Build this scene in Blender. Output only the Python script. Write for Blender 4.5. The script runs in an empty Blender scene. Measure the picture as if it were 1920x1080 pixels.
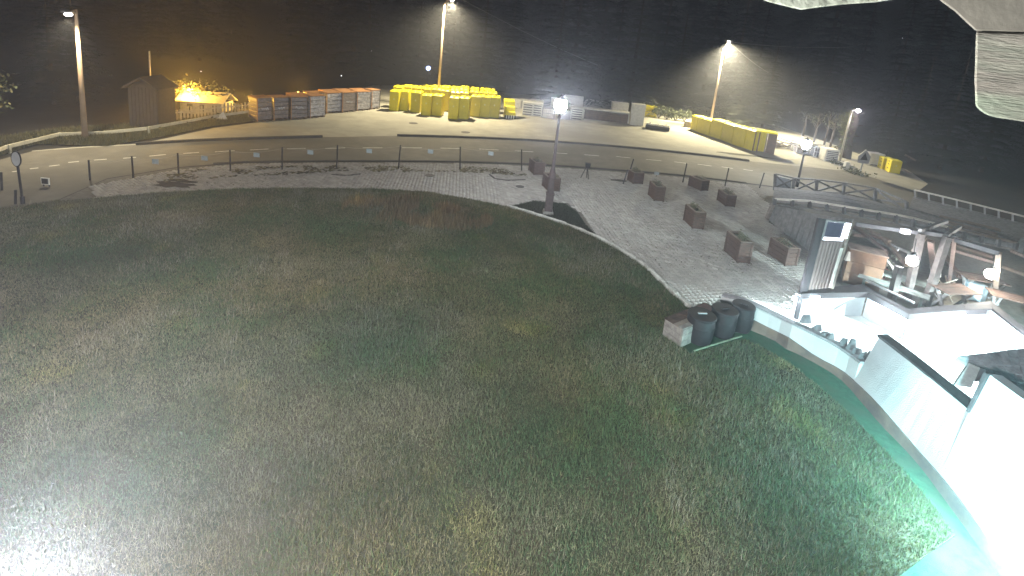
import bpy, math, random
import numpy as np
from mathutils import Vector, Matrix
R_ = random.Random(7)
NR = np.random.default_rng(11)
SC = bpy.context.scene
COL = SC.collection

# ------------------------------------------------------------------ camera
CAM = Vector((0, 0, 7.0)); FPX = 900.0; PY0 = 245.0
PITCH = math.radians(11.0); ROLL = math.radians(5.7)
F_ = Vector((0, math.cos(PITCH), -math.sin(PITCH)))
_R0 = Vector((1, 0, 0)); _U0 = Vector((0, math.sin(PITCH), math.cos(PITCH)))
RR = math.cos(ROLL) * _R0 + math.sin(ROLL) * _U0
UU = -math.sin(ROLL) * _R0 + math.cos(ROLL) * _U0
cd = bpy.data.cameras.new('camera'); cam = bpy.data.objects.new('camera', cd); COL.objects.link(cam)
M = Matrix.Identity(4)
for i in range(3):
    M[i][0] = RR[i]; M[i][1] = UU[i]; M[i][2] = -F_[i]; M[i][3] = CAM[i]
cam.matrix_world = M
cd.sensor_width = 36; cd.lens = 36 * FPX / 1920; cd.shift_y = -(540 - PY0) / 1920
cd.clip_start = 0.05; cd.clip_end = 1000
SC.camera = cam

# ------------------------------------------------------------------ world, view
W = bpy.data.worlds.new('World'); SC.world = W; W.use_nodes = True
bg = W.node_tree.nodes['Background']; bg.inputs[0].default_value = (0.030, 0.028, 0.034, 1); bg.inputs[1].default_value = 1.0
SC.view_settings.view_transform = 'Standard'; SC.view_settings.look = 'None'
SC.view_settings.exposure = 0.12; SC.view_settings.gamma = 1; SC.view_settings.use_curve_mapping = False
SC.render.engine = 'CYCLES'
SC.cycles.use_denoising = True
SC.cycles.max_bounces = 4; SC.cycles.diffuse_bounces = 2; SC.cycles.volume_bounces = 0
SC.cycles.sample_clamp_indirect = 3.0

# ------------------------------------------------------------------ helpers
def ray(px, py):
    return F_ + ((px - 960) / FPX) * RR - ((py - PY0) / FPX) * UU
def P(px, py, z=0.0):
    d = ray(px, py); return CAM + d * ((z - CAM.z) / d.z)
def above(base, px, py):
    d = ray(px, py); b = base - CAM
    s = (b.x * d.x + b.y * d.y) / (d.x ** 2 + d.y ** 2)
    return CAM + d * s
def Pd(px, py, dist):
    d = ray(px, py); return CAM + d * dist
def hgt(px, py0, px1, py1):
    return above(P(px, py0), px1, py1).z

MATS = {}
def mat(name, c1, c2=None, scale=4.0, rough=0.8, bump=0.0, metal=0.0, detail=6, stretch=None, spec=0.3, c3=None, bscale=None):
    if name in MATS: return MATS[name]
    m = bpy.data.materials.new(name); m.use_nodes = True; nt = m.node_tree
    b = nt.nodes['Principled BSDF']; b.inputs['Roughness'].default_value = rough
    b.inputs['Metallic'].default_value = metal
    b.inputs['Specular IOR Level'].default_value = spec
    c2 = c2 or tuple(x * 0.6 for x in c1)
    g = nt.nodes.new('ShaderNodeNewGeometry')
    src = g.outputs['Position']
    if stretch:
        g = nt.nodes.new('ShaderNodeTexCoord'); mp = nt.nodes.new('ShaderNodeMapping'); mp.inputs['Scale'].default_value = stretch
        nt.links.new(g.outputs['Object'], mp.inputs['Vector']); src = mp.outputs['Vector']
    n = nt.nodes.new('ShaderNodeTexNoise'); n.inputs['Scale'].default_value = scale; n.inputs['Detail'].default_value = detail
    n.inputs['Roughness'].default_value = 0.65
    nt.links.new(src, n.inputs['Vector'])
    r = nt.nodes.new('ShaderNodeValToRGB'); r.color_ramp.elements[0].position = 0.34; r.color_ramp.elements[1].position = 0.66
    r.color_ramp.elements[0].color = (*c2, 1); r.color_ramp.elements[1].color = (*c1, 1)
    nt.links.new(n.outputs['Fac'], r.inputs['Fac'])
    out = r.outputs['Color']
    if c3:
        n3 = nt.nodes.new('ShaderNodeTexNoise'); n3.inputs['Scale'].default_value = scale * 0.17; n3.inputs['Detail'].default_value = 4
        nt.links.new(src, n3.inputs['Vector'])
        r3 = nt.nodes.new('ShaderNodeValToRGB'); r3.color_ramp.elements[0].position = 0.45; r3.color_ramp.elements[1].position = 0.62
        mx = nt.nodes.new('ShaderNodeMixRGB'); mx.inputs['Color2'].default_value = (*c3, 1)
        nt.links.new(n3.outputs['Fac'], r3.inputs['Fac']); nt.links.new(r3.outputs['Color'], mx.inputs['Fac'])
        nt.links.new(out, mx.inputs['Color1']); out = mx.outputs['Color']
    nt.links.new(out, b.inputs['Base Color'])
    if bump:
        bn = nt.nodes.new('ShaderNodeBump'); bn.inputs['Strength'].default_value = bump; bn.inputs['Distance'].default_value = 0.03
        nb = nt.nodes.new('ShaderNodeTexNoise'); nb.inputs['Scale'].default_value = bscale or scale * 4; nb.inputs['Detail'].default_value = 5
        nt.links.new(src, nb.inputs['Vector'])
        nt.links.new(nb.outputs['Fac'], bn.inputs['Height']); nt.links.new(bn.outputs['Normal'], b.inputs['Normal'])
    if 'yellow' in name:
        oi = nt.nodes.new('ShaderNodeObjectInfo'); mr = nt.nodes.new('ShaderNodeMapRange'); mr.inputs['To Min'].default_value = .78; mr.inputs['To Max'].default_value = 1.05
        hs_ = nt.nodes.new('ShaderNodeHueSaturation'); nt.links.new(oi.outputs['Random'], mr.inputs['Value']); nt.links.new(mr.outputs[0], hs_.inputs['Value']); nt.links.new(out, hs_.inputs['Color']); nt.links.new(hs_.outputs[0], b.inputs['Base Color'])
    MATS[name] = m; return m
def emat(name, col, s):
    if name in MATS: return MATS[name]
    m = bpy.data.materials.new(name); m.use_nodes = True; b = m.node_tree.nodes['Principled BSDF']
    b.inputs['Base Color'].default_value = (0.8, 0.8, 0.8, 1)
    b.inputs['Emission Color'].default_value = (*col, 1); b.inputs['Emission Strength'].default_value = s
    MATS[name] = m; return m
def attrmat(name, rough=0.75, trans=0.0, rnd=0.0):
    m = bpy.data.materials.new(name); m.use_nodes = True; nt = m.node_tree; b = nt.nodes['Principled BSDF']
    a = nt.nodes.new('ShaderNodeAttribute'); a.attribute_name = 'tint'
    nt.links.new(a.outputs['Color'], b.inputs['Base Color']); b.inputs['Roughness'].default_value = rough
    b.inputs['Specular IOR Level'].default_value = 0.2
    MATS[name] = m; return m

class MB:
    def __init__(s): s.v = []; s.f = []
    def add(s, vs, fs):
        n = len(s.v); s.v += [Vector(x) for x in vs]; s.f += [[n + i for i in f] for f in fs]; return s
    def box(s, c, d, rz=0.0, taper=1.0, rot=None):
        c = Vector(c); hx, hy, hz = d[0] / 2, d[1] / 2, d[2] / 2
        pts = [Vector((x * hx * (taper if z > 0 else 1), y * hy * (taper if z > 0 else 1), z * hz)) for z in (-1, 1) for x, y in ((-1, -1), (1, -1), (1, 1), (-1, 1))]
        m = rot if rot is not None else Matrix.Rotation(rz, 3, 'Z')
        return s.add([c + m @ p for p in pts], [[3, 2, 1, 0], [4, 5, 6, 7], [0, 1, 5, 4], [1, 2, 6, 5], [2, 3, 7, 6], [3, 0, 4, 7]])
    def bar(s, p, q, w, h, up=(0, 0, 1)):
        p = Vector(p); q = Vector(q); d = (q - p); L = d.length; d.normalize()
        u = Vector(up)
        if abs(u.dot(d)) > 0.98: u = Vector((0, 1, 0))
        x = d.cross(u).normalized(); u = x.cross(d).normalized()
        m = Matrix((x, d, u)).transposed()
        return s.box((p + q) / 2, (w, L, h), rot=m)
    def tube(s, pts, rs, n=10, caps=True):
        pts = [Vector(p) for p in pts]
        if not isinstance(rs, (list, tuple)): rs = [rs] * len(pts)
        vs = []; fs = []
        for i, p in enumerate(pts):
            a = pts[min(i + 1, len(pts) - 1)] - pts[max(i - 1, 0)]; a.normalize()
            u = Vector((1, 0, 0)) if abs(a.x) < 0.9 else Vector((0, 1, 0))
            x = a.cross(u).normalized(); y = a.cross(x).normalized()
            for k in range(n):
                t = 2 * math.pi * k / n; vs.append(p + (x * math.cos(t) + y * math.sin(t)) * rs[i])
        for i in range(len(pts) - 1):
            for k in range(n):
                fs.append([i * n + k, (i + 1) * n + k, (i + 1) * n + (k + 1) % n, i * n + (k + 1) % n])
        if caps: fs.append(list(range(n))); fs.append([(len(pts) - 1) * n + k for k in reversed(range(n))])
        return s.add(vs, fs)
    def lathe(s, prof, n=20, c=(0, 0, 0)):
        c = Vector(c); return s.tube([c + Vector((0, 0, z)) for r, z in prof], [r for r, z in prof], n)
    def hull(s, bottom, top):
        n = len(bottom)
        return s.add(list(bottom) + list(top), [list(reversed(range(n))), list(range(n, 2 * n))] + [[i, (i + 1) % n, n + (i + 1) % n, n + i] for i in range(n)])
    def sphere(s, c, r, n=14, sz=1.0):
        prof = [(max(0.001, r * math.sin(math.pi * k / 8)), -r * sz * math.cos(math.pi * k / 8)) for k in range(9)]
        return s.lathe(prof, n, c)
    def build(s, name, m, parent=None, world=False, smooth=False, bevel=0.0, kind=None, label=None):
        me = bpy.data.meshes.new(name)
        off = Vector(parent.location) if (world and parent) else Vector((0, 0, 0))
        me.from_pydata([tuple(p - off) for p in s.v], [], s.f); me.validate(); me.update()
        if m: me.materials.append(m)
        if smooth: me.shade_smooth()
        o = bpy.data.objects.new(name, me); COL.objects.link(o)
        if parent: o.parent = parent
        if bevel:
            b = o.modifiers.new('bevel', 'BEVEL'); b.width = bevel; b.segments = 2; b.limit_method = 'ANGLE'
        if kind: o['kind'] = kind
        if label: o['label'] = label
        return o
def tag(o, label, cat, group=None):
    o['label'] = label; o['category'] = cat
    if group: o['group'] = group
    return o
def thing(name, label, cat, loc=(0, 0, 0), rz=0.0, group=None):
    o = bpy.data.objects.new(name, None); COL.objects.link(o); o.location = loc; o.rotation_euler = (0, 0, rz)
    return tag(o, label, cat, group)
def kids(o): return [c for c in bpy.data.objects if c.parent == o]
def copy_tree(o, label=None, parent=None, tree=None):
    c = o.copy(); COL.objects.link(c)
    if parent: c.parent = parent
    if label: c['label'] = label
    for ch in KIDS.get(o.name) or KIDS.setdefault(o.name, kids(o)): copy_tree(ch, None, c)
    return c
KIDS = {}
ORD = ['first', 'second', 'third', 'fourth', 'fifth', 'sixth', 'seventh', 'eighth', 'ninth', 'tenth', 'eleventh', 'twelfth', 'thirteenth', 'fourteenth']
def struct(mb, name, m, **k):
    o = mb.build(name, m, **k); o['kind'] = 'structure'; return o
def sheet(name, px, z, m, th=0.0):
    pts = [P(x, y, 0) for x, y in px]
    mb = MB(); top = [Vector((p.x, p.y, z)) for p in pts]
    if sum(top[i].x * top[(i + 1) % len(top)].y - top[(i + 1) % len(top)].x * top[i].y for i in range(len(top))) < 0: top.reverse()
    mb.add(top, [list(range(len(top)))])
    if th:
        n = len(top); mb.add([p - Vector((0, 0, th)) for p in top] + top, [[i, (i + 1) % n, n + (i + 1) % n, n + i] for i in range(n)])
    return struct(mb, name, m)
def inpoly(x, y, poly):
    r = np.zeros(len(x), bool); n = len(poly)
    for i in range(n):
        x1, y1 = poly[i]; x2, y2 = poly[(i + 1) % n]
        c = ((y1 > y) != (y2 > y)) & (x < (x2 - x1) * (y - y1) / ((y2 - y1) or 1e-9) + x1); r ^= c
    return r
def npnoise(x, y, seed, scales=((0.25, 1), (0.7, .6), (1.9, .4))):
    g = np.random.default_rng(seed); v = np.zeros(len(x)); t = 0
    for s, a in scales:
        for _ in range(5):
            th = g.uniform(0, 6.28); ph = g.uniform(0, 6.28); k = s * g.uniform(.7, 1.4) * 2
            v += a * np.sin((x * np.cos(th) + y * np.sin(th)) * k + ph + 1.3 * np.sin((x * np.sin(th) - y * np.cos(th)) * k * .6 + ph)); t += a * a * .5
    return v / math.sqrt(t) * 0.5
def npmesh(name, co, faces3, m, tint=None, kind=None, parent=None):
    me = bpy.data.meshes.new(name); nv = len(co); nf = len(faces3); k = faces3.shape[1]
    me.vertices.add(nv); me.vertices.foreach_set('co', co.astype(np.float32).ravel())
    me.loops.add(nf * k); me.loops.foreach_set('vertex_index', faces3.astype(np.int32).ravel())
    me.polygons.add(nf); me.polygons.foreach_set('loop_start', np.arange(nf, dtype=np.int32) * k); me.update()
    if tint is not None:
        a = me.attributes.new('tint', 'FLOAT_COLOR', 'POINT'); t = np.ones((nv, 4), np.float32); t[:, :3] = tint; a.data.foreach_set('color', t.ravel())
    me.materials.append(m); o = bpy.data.objects.new(name, me); COL.objects.link(o)
    if kind: o['kind'] = kind
    if parent: o.parent = parent
    return o
def lamp(name, loc, power, col, parent=None, r=0.12, spot=None):
    l = bpy.data.lights.new(name, 'SPOT' if spot else 'POINT'); l.energy = power; l.color = col; l.shadow_soft_size = r
    if spot: l.spot_size = math.radians(spot); l.spot_blend = 0.9
    o = bpy.data.objects.new(name, l); COL.objects.link(o); o.location = loc
    if parent: o.parent = parent; o.location = Vector(loc) - Vector(parent.location)
    return o

# ------------------------------------------------------------------ materials
m_soil = mat('soil', (0.026, 0.024, 0.019), (0.013, 0.012, 0.010), 0.8, 0.95, 0.5)
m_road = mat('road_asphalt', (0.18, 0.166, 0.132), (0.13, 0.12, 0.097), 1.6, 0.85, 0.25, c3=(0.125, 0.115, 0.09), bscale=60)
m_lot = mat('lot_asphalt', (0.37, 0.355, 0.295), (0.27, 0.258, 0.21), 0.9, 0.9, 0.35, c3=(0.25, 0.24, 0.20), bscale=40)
m_sand = mat('joint_sand', (0.17, 0.16, 0.135), (0.11, 0.10, 0.085), 6, 0.95, 0.3)
m_white = mat('white_paint_line', (0.7, 0.68, 0.6), (0.4, 0.39, 0.33), 5, 0.7)
m_kerbd = mat('grimy_kerb', (0.075, 0.068, 0.055), (0.045, 0.04, 0.034), 5, 0.95, 0.3)  # shadow on the kerb face put into the colour
m_kerb = mat('kerb_concrete', (0.34, 0.33, 0.30), (0.2, 0.19, 0.17), 5, 0.9, 0.3)
m_wkerb = mat('white_kerb', (0.62, 0.61, 0.56), (0.30, 0.29, 0.25), 3.5, 0.85, 0.4)
m_stucco = mat('white_stucco', (0.47, 0.485, 0.50), (0.37, 0.38, 0.40), 1.2, 0.9, 0.35, c3=(0.48, 0.48, 0.46), bscale=50)
m_plinth = mat('brown_plinth', (0.17, 0.12, 0.09), (0.08, 0.065, 0.06), 2.2, 0.9, 0.4, c3=(0.16, 0.14, 0.12))
m_cap = mat('cap_wood', (0.036, 0.027, 0.030), (0.022, 0.017, 0.018), 5, 0.7, 0.3, stretch=(1, 1, 1))
m_greyrail = mat('weathered_grey_wood', (0.24, 0.235, 0.23), (0.13, 0.13, 0.13), 6, 0.85, 0.4)
m_terr = mat('terrace_concrete', (0.62, 0.61, 0.58), (0.5, 0.49, 0.47), 1.5, 0.9, 0.2)
m_turf = mat('green_turf', (0.05, 0.15, 0.085), (0.03, 0.095, 0.055), 9, 0.95, 0.9, bscale=160, c3=(0.06, 0.115, 0.07))
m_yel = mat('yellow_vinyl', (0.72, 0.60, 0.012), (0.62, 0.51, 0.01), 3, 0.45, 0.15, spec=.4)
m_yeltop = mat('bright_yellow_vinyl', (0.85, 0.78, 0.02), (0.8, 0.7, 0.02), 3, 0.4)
m_dark = mat('dark_strap', (0.03, 0.028, 0.025), (0.02, 0.018, 0.016), 8, 0.7)
m_emb = mat('pale_patch', (0.75, 0.72, 0.35), (0.6, 0.56, 0.2), 30, 0.6)
m_iron = mat('black_iron', (0.028, 0.024, 0.026), (0.018, 0.016, 0.017), 8, 0.5, 0.1, metal=.3)
m_brn = mat('brown_paint_metal', (0.10, 0.068, 0.066), (0.06, 0.042, 0.042), 6, 0.6, 0.1)
m_wood = mat('planter_wood', (0.105, 0.064, 0.048), (0.04, 0.027, 0.022), 5, 0.8, 0.4, stretch=(1, 1, 5))
m_wood2 = mat('pale_wood', (0.24, 0.19, 0.15), (0.13, 0.10, 0.085), 5, 0.8, 0.4)
m_slat = mat('screen_slat_wood', (0.22, 0.165, 0.15), (0.13, 0.095, 0.085), 6, 0.8, 0.3, stretch=(5, 5, .5))
m_orange = mat('orange_lid', (0.5, 0.25, 0.10), (0.36, 0.18, 0.08), 6, 0.7)
m_wrap = mat('wrapped_brown', (0.26, 0.225, 0.22), (0.12, 0.10, 0.098), 7, 0.35, 0.4, spec=.6)
m_wrapg = mat('wrapped_grey', (0.66, 0.64, 0.66), (0.22, 0.20, 0.20), 5.5, 0.3, 0.6, spec=.6)
m_wrapw = mat('plastic_wrap', (0.62, 0.62, 0.66), (0.30, 0.28, 0.30), 9, 0.25, 0.8, spec=.7)
m_whitep = mat('white_pad', (0.72, 0.70, 0.62), (0.55, 0.53, 0.47), 5, 0.6, 0.2)
m_galv = mat('galvanised', (0.42, 0.42, 0.42), (0.28, 0.28, 0.28), 8, 0.5, metal=.4)
m_railm = mat('rail_cream', (0.5, 0.47, 0.36), (0.36, 0.33, 0.25), 5, 0.7)
m_barrel = mat('barrel_black', (0.020, 0.018, 0.020), (0.013, 0.012, 0.013), 5, 0.6, 0.15, spec=.25)
m_crate = mat('grey_plank', (0.28, 0.25, 0.22), (0.14, 0.12, 0.11), 7, 0.8, 0.4)
m_tin = mat('crumpled_foil', (0.75, 0.76, 0.78), (0.3, 0.3, 0.3), 14, 0.3, 0.9, metal=.5)
m_stone = mat('grey_stone', (0.15, 0.15, 0.155), (0.08, 0.08, 0.085), 5, 0.9, 0.6)
m_leafm = attrmat('leaf', 0.7)
m_grassm = attrmat('grass_blade', 0.75)
m_needle = mat('needles', (0.022, 0.025, 0.018), (0.010, 0.011, 0.008), 1.5, 0.9)
m_bark = mat('bark', (0.11, 0.085, 0.07), (0.05, 0.04, 0.035), 6, 0.95, 0.6, stretch=(3, 3, .6))
m_soffit = mat('soffit_board', (0.10, 0.09, 0.07), (0.07, 0.063, 0.05), 3, 0.85, 0.2, stretch=(1, 1, 1))
m_beam = mat('weathered_beam', (0.17, 0.15, 0.12), (0.075, 0.068, 0.055), 5, 0.9, 0.35, stretch=(1.2, 5, 9), c3=(0.125, 0.14, 0.10), bscale=22)
m_glow = emat('lamp_glow_white', (0.80, 0.88, 1.0), 30)
m_gloww = emat('lamp_glow_warm', (1.0, 0.95, 0.85), 30)
m_glowo = emat('lamp_glow_sodium', (1.0, 0.5, 0.08), 25)
m_lightbox = emat('lightbox_white', (0.88, 0.88, 1.0), 2.2)
m_red = mat('red_plastic', (0.42, 0.12, 0.09), (0.3, 0.09, 0.07), 5, 0.6)
m_sack = mat('pale_sack', (0.5, 0.5, 0.44), (0.32, 0.33, 0.3), 8, 0.8, 0.5)
m_gwood = mat('green_grey_bench', (0.19, 0.22, 0.2), (0.11, 0.13, 0.12), 6, 0.8, 0.3)
m_cupb = mat('orange_brown_board', (0.17, 0.10, 0.06), (0.10, 0.062, 0.04), 4, 0.7, 0.2)
m_blue = mat('blue_tarp', (0.3, 0.42, 0.5), (0.2, 0.28, 0.34), 5, 0.5, 0.5)
m_placard = mat('placard', (0.30, 0.33, 0.33), (0.22, 0.25, 0.25), 12, 0.6)
m_mirror = mat('mirror_face', (0.45, 0.44, 0.42), (0.35, 0.34, 0.33), 3, 0.3)
m_roofp = mat('grey_shingle', (0.20, 0.20, 0.21), (0.10, 0.10, 0.11), 5, 0.9, 0.6)
m_mud = mat('dirt_patch', (0.05, 0.042, 0.036), (0.03, 0.026, 0.022), 8, 0.95, 0.4)
m_cast = mat('cast_iron', (0.06, 0.055, 0.05), (0.035, 0.03, 0.028), 20, 0.7, 0.5)

# ------------------------------------------------------------------ setting: terrain, road, lot
def terrain():
    xs = np.concatenate([np.linspace(-220, -60, 17), np.linspace(-56, 60, 30), np.linspace(66, 220, 16)])
    ys = np.concatenate([np.linspace(-30, 56, 30), np.linspace(60, 320, 40)])
    X, Y = np.meshgrid(xs, ys); x = X.ravel(); y = Y.ravel()
    z = np.maximum(0, y - 66) * 0.33 + npnoise(x, y, 3, ((.03, 1), (.08, .5))) * np.clip((y - 60) / 30, 0, 1) * 1.6
    z -= 0.02
    co = np.stack([x, y, z], 1); nx = len(xs); q = []
    for j in range(len(ys) - 1):
        for i in range(nx - 1):
            a = j * nx + i; q.append((a, a + 1, a + nx + 1, a + nx))
    o = npmesh('ground', co, np.array(q), m_soil); o['kind'] = 'structure'
terrain()
road_top = [(-160, 345), (-60, 315), (60, 284), (160, 277), (255, 272), (400, 264), (610, 257.5), (750, 255), (900, 260), (1040, 267), (1200, 280), (1330, 293), (1420, 304), (1500, 312), (1600, 322), (1720, 360)]
road_bot = [(1720, 420), (1640, 395), (1560, 370), (1470, 352), (1400, 343), (1300, 331), (1240, 325), (1070, 312), (978, 307), (860, 303), (740, 302), (620, 302), (460, 304), (330, 314), (200, 335), (100, 379), (0, 392), (-160, 440), (-400, 480)]
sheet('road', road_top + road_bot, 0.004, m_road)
lot_back = [(1740, 345), (1700, 318), (1640, 300), (1560, 270), (1460, 236), (1300, 196), (1180, 176), (1000, 166), (800, 158), (700, 160), (640, 176), (560, 195), (485, 213), (485, 229), (400, 240), (300, 262), (255, 270), (140, 276), (60, 283)]
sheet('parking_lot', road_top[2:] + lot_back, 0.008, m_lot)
# kerbs of the lot
def kerb(name, px, w, h, m, z0=0.0, closed=False, seg=None):
    pts = [P(x, y, z0) for x, y in px]; root = None
    mb = MB()
    for a, b in zip(pts[:-1], pts[1:]):
        a = Vector((a.x, a.y, 0)); b = Vector((b.x, b.y, 0))
        d = (b - a).normalized(); n = Vector((-d.y, d.x, 0)) * w
        if n.y < 0: n = -n
        mb.hull([a, b, b + n, a + n], [v + Vector((0, 0, h)) for v in (a, b, b + n, a + n)])
    return struct(mb, name, m, bevel=0.012)
def smooth_line(px, n=6):
    out = []
    for i in range(len(px) - 1):
        p0 = px[max(i - 1, 0)]; p1 = px[i]; p2 = px[i + 1]; p3 = px[min(i + 2, len(px) - 1)]
        for k in range(n):
            t = k / n
            out.append(tuple(0.5 * ((2 * p1[j]) + (-p0[j] + p2[j]) * t + (2 * p0[j] - 5 * p1[j] + 4 * p2[j] - p3[j]) * t * t + (-p0[j] + 3 * p1[j] - 3 * p2[j] + p3[j]) * t ** 3) for j in (0, 1)))
    return out + [px[-1]]
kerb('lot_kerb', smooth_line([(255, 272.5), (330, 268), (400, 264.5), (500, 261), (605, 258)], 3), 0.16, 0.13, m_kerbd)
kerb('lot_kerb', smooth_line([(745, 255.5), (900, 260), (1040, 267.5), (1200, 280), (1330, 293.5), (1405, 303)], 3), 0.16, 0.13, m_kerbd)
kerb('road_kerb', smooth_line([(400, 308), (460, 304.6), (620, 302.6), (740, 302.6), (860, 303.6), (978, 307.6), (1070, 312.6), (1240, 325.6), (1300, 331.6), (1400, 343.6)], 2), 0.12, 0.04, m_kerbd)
# lane dashes
dash_m = None
dash = [(23, 322.5, 37, 320.5), (56, 317, 72, 315), (92, 312, 112, 309.5), (128, 305, 148, 303), (176, 300.5, 200, 298.8), (231, 297, 255, 295.3), (280, 293, 311, 290), (344, 288, 373, 286), (403, 285, 440, 282.5), (469, 281.5, 504, 279.5), (538, 279, 573, 278.2), (610, 278.5, 647, 277.5), (680, 277.2, 717, 277.2), (754, 277.3, 791, 277.4), (826, 277.8, 862, 278.8), (898, 279.5, 935, 281.5), (966, 283, 1000, 285), (1037, 286.5, 1064, 288.5), (1096, 290.3, 1123, 292.3), (1155, 293.6, 1182, 296.2), (1211, 299, 1240, 301.8), (1264, 303.5, 1290, 306.8), (1308, 308, 1334, 311.5), (1353, 313, 1374, 316), (1394, 317.8, 1412, 320.5)]
for x0, y0, x1, y1 in dash:
    a = P(x0, y0); b = P(x1, y1); a.z = b.z = 0.009
    mb = MB(); d = (b - a).normalized(); n = Vector((-d.y, d.x, 0)) * 0.055
    mb.add([a - n, b - n, b + n, a + n], [[0, 1, 2, 3]])
    o = mb.build('lane_dash', m_white); o['kind'] = 'structure'

# ------------------------------------------------------------------ plaza and pavers
kerb_px = [(800, 362), (900, 379), (955, 391), (1000, 404), (1060, 424), (1120, 449), (1180, 483), (1220, 513), (1250, 543), (1292, 580)]
lawn_top = [(-400, 482), (-160, 441), (0, 393), (100, 381), (180, 374), (300, 364), (400, 358), (520, 355), (700, 356), (800, 362)]
plaza_px = [(100, 380), (200, 336), (330, 315), (460, 305.5), (620, 304), (740, 304), (860, 305), (978, 309), (1070, 314), (1240, 327), (1300, 333), (1400, 345), (1470, 354), (1560, 372), (1720, 420), (2000, 480), (2300, 800), (1990, 760), (1700, 790), (1640, 705), (1530, 640), (1440, 600), (1345, 566), (1340, 600), (1270, 620)] + kerb_px[::-1] + lawn_top[3:][::-1]
sheet('plaza', plaza_px, 0.006, m_sand)
pav = [(P(x, y).x, P(x, y).y) for x, y in [(170, 350), (330, 320), (460, 308), (620, 306.5), (740, 306.5), (860, 307.5), (978, 311.5), (1070, 317), (1240, 330), (1400, 348), (1460, 400), (1440, 416), (1515, 470), (1500, 555), (1486, 598), (1345, 556), (1338, 575), (1296, 580)] + kerb_px[::-1][1:] + [(700, 357), (520, 356), (350, 361), (180, 375)]]
hole = [(P(x, y).x, P(x, y).y) for x, y in [(948, 390), (1000, 377), (1065, 382), (1090, 400), (1105, 425), (1130, 452), (1060, 428), (1000, 408)]]
ang = math.radians(-33); ca, sa = math.cos(ang), math.sin(ang)
pts = []
PL, PW = 0.20, 0.12
for j in range(-160, 300):
    for i in range(-190, 190):
        u = (i + (0.5 if j % 2 else 0)) * PL; v = j * PW
        pts.append((u * ca - v * sa, u * sa + v * ca + 10))
pts = np.array(pts); k = inpoly(pts[:, 0], pts[:, 1], pav) & ~inpoly(pts[:, 0], pts[:, 1], hole); pts = pts[k]
dist = np.hypot(pts[:, 0], pts[:, 1]); order = np.argsort(dist); pts = pts[order]
# keep the nearest open stretch as single pavers
near = pts[:300]; rest = pts[300:]
pal = np.array([(0.33, 0.315, 0.285), (0.30, 0.285, 0.26), (0.35, 0.335, 0.30), (0.315, 0.295, 0.265)])
m_paver = attrmat('paver_concrete', 0.85)
plaza = bpy.data.objects['plaza']
def paver_co(n, jit):
    hx, hy, b = PL / 2 - 0.004, PW / 2 - 0.004, 0.012
    base = []
    for (x, y, z) in [(-hx, -hy, 0), (hx, -hy, 0), (hx, hy, 0), (-hx, hy, 0), (-hx + b, -hy + b, .04), (hx - b, -hy + b, .04), (hx - b, hy - b, .04), (-hx + b, hy - b, .04)]:
        base.append((x * ca - y * sa, x * sa + y * ca, z))
    return np.array(base)
pb = paver_co(1, 0); pf = np.array([(4, 5, 6, 7), (0, 1, 5, 4), (1, 2, 6, 5), (2, 3, 7, 6), (3, 0, 4, 7)])
variants = []
for c in pal:
    me = npmesh('paver', pb, pf, m_paver, tint=np.tile(c, (8, 1))); variants.append(me.data); bpy.data.objects.remove(me)
for p in near:
    o = bpy.data.objects.new('paver', R_.choice(variants)); COL.objects.link(o); o.parent = plaza
    o.location = (p[0], p[1], 0.006 + R_.uniform(-.004, .004)); o.rotation_euler = (R_.gauss(0, .012), R_.gauss(0, .012), R_.gauss(0, .02))
n = len(rest); co = (pb[None] + np.concatenate([rest, 0.006 + NR.normal(0, .003, (n, 1))], 1)[:, None, :])
tilt = NR.normal(0, .015, (n, 2)); co[:, :, 2] += pb[None, :, 0] * tilt[:, :1] + pb[None, :, 1] * tilt[:, 1:]
sel = NR.integers(0, 4, n); pat = 1 + 0.07 * npnoise(rest[:, 0], rest[:, 1], 5); wn = NR.normal(1, .08, n)
tint = (pal[sel] * (pat * wn)[:, None]).repeat(8, 0)
fc = (pf[None] + (np.arange(n) * 8)[:, None, None]).reshape(-1, 4)
o = npmesh('paver', co.reshape(-1, 3), fc, m_paver, tint, kind='stuff', parent=plaza)

# leaves and debris on plaza and verge
def scatter_leaves(name, label, n, poly, seed, lo, hi, z, cols, bias=None):
    g = np.random.default_rng(seed); P2 = np.array(poly); a = P2.min(0); b = P2.max(0)
    xy = g.uniform(a, b, (n * 6, 2)); xy = xy[inpoly(xy[:, 0], xy[:, 1], poly)]
    if bias is not None:
        v = npnoise(xy[:, 0], xy[:, 1], seed + 1); xy = xy[v > bias]
    xy = xy[:n]; n = len(xy); s = g.uniform(lo, hi, n); th = g.uniform(0, 6.28, n)
    q = np.array([(-1, -.5), (1, -.6), (1.2, .5), (-.8, .7)])
    c, sn = np.cos(th), np.sin(th)
    co = np.zeros((n, 4, 3))
    for i, (u, v) in enumerate(q):
        co[:, i, 0] = xy[:, 0] + s * (u * c - v * sn); co[:, i, 1] = xy[:, 1] + s * (u * sn + v * c); co[:, i, 2] = z + g.uniform(0, .5, n) * s
    t = np.array(cols)[g.integers(0, len(cols), n)].repeat(4, 0)
    o = npmesh(name, co.reshape(-1, 3), np.arange(n * 4).reshape(-1, 4), m_leafm, t, kind='stuff'); tag(o, label, 'leaves'); del o['category']; return o
scatter_leaves('fallen_leaves', 'dark fallen leaves strewn over the paved plaza', 1500, pav, 21, .012, .035, .055, [(.06, .045, .03), (.04, .035, .025), (.10, .07, .04)], 0.1)
verge = [(P(x, y).x, P(x, y).y) for x, y in [(260, 330), (430, 316), (620, 312), (860, 314), (990, 320), (985, 332), (860, 324), (620, 326), (430, 334), (300, 345)]]
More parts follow.
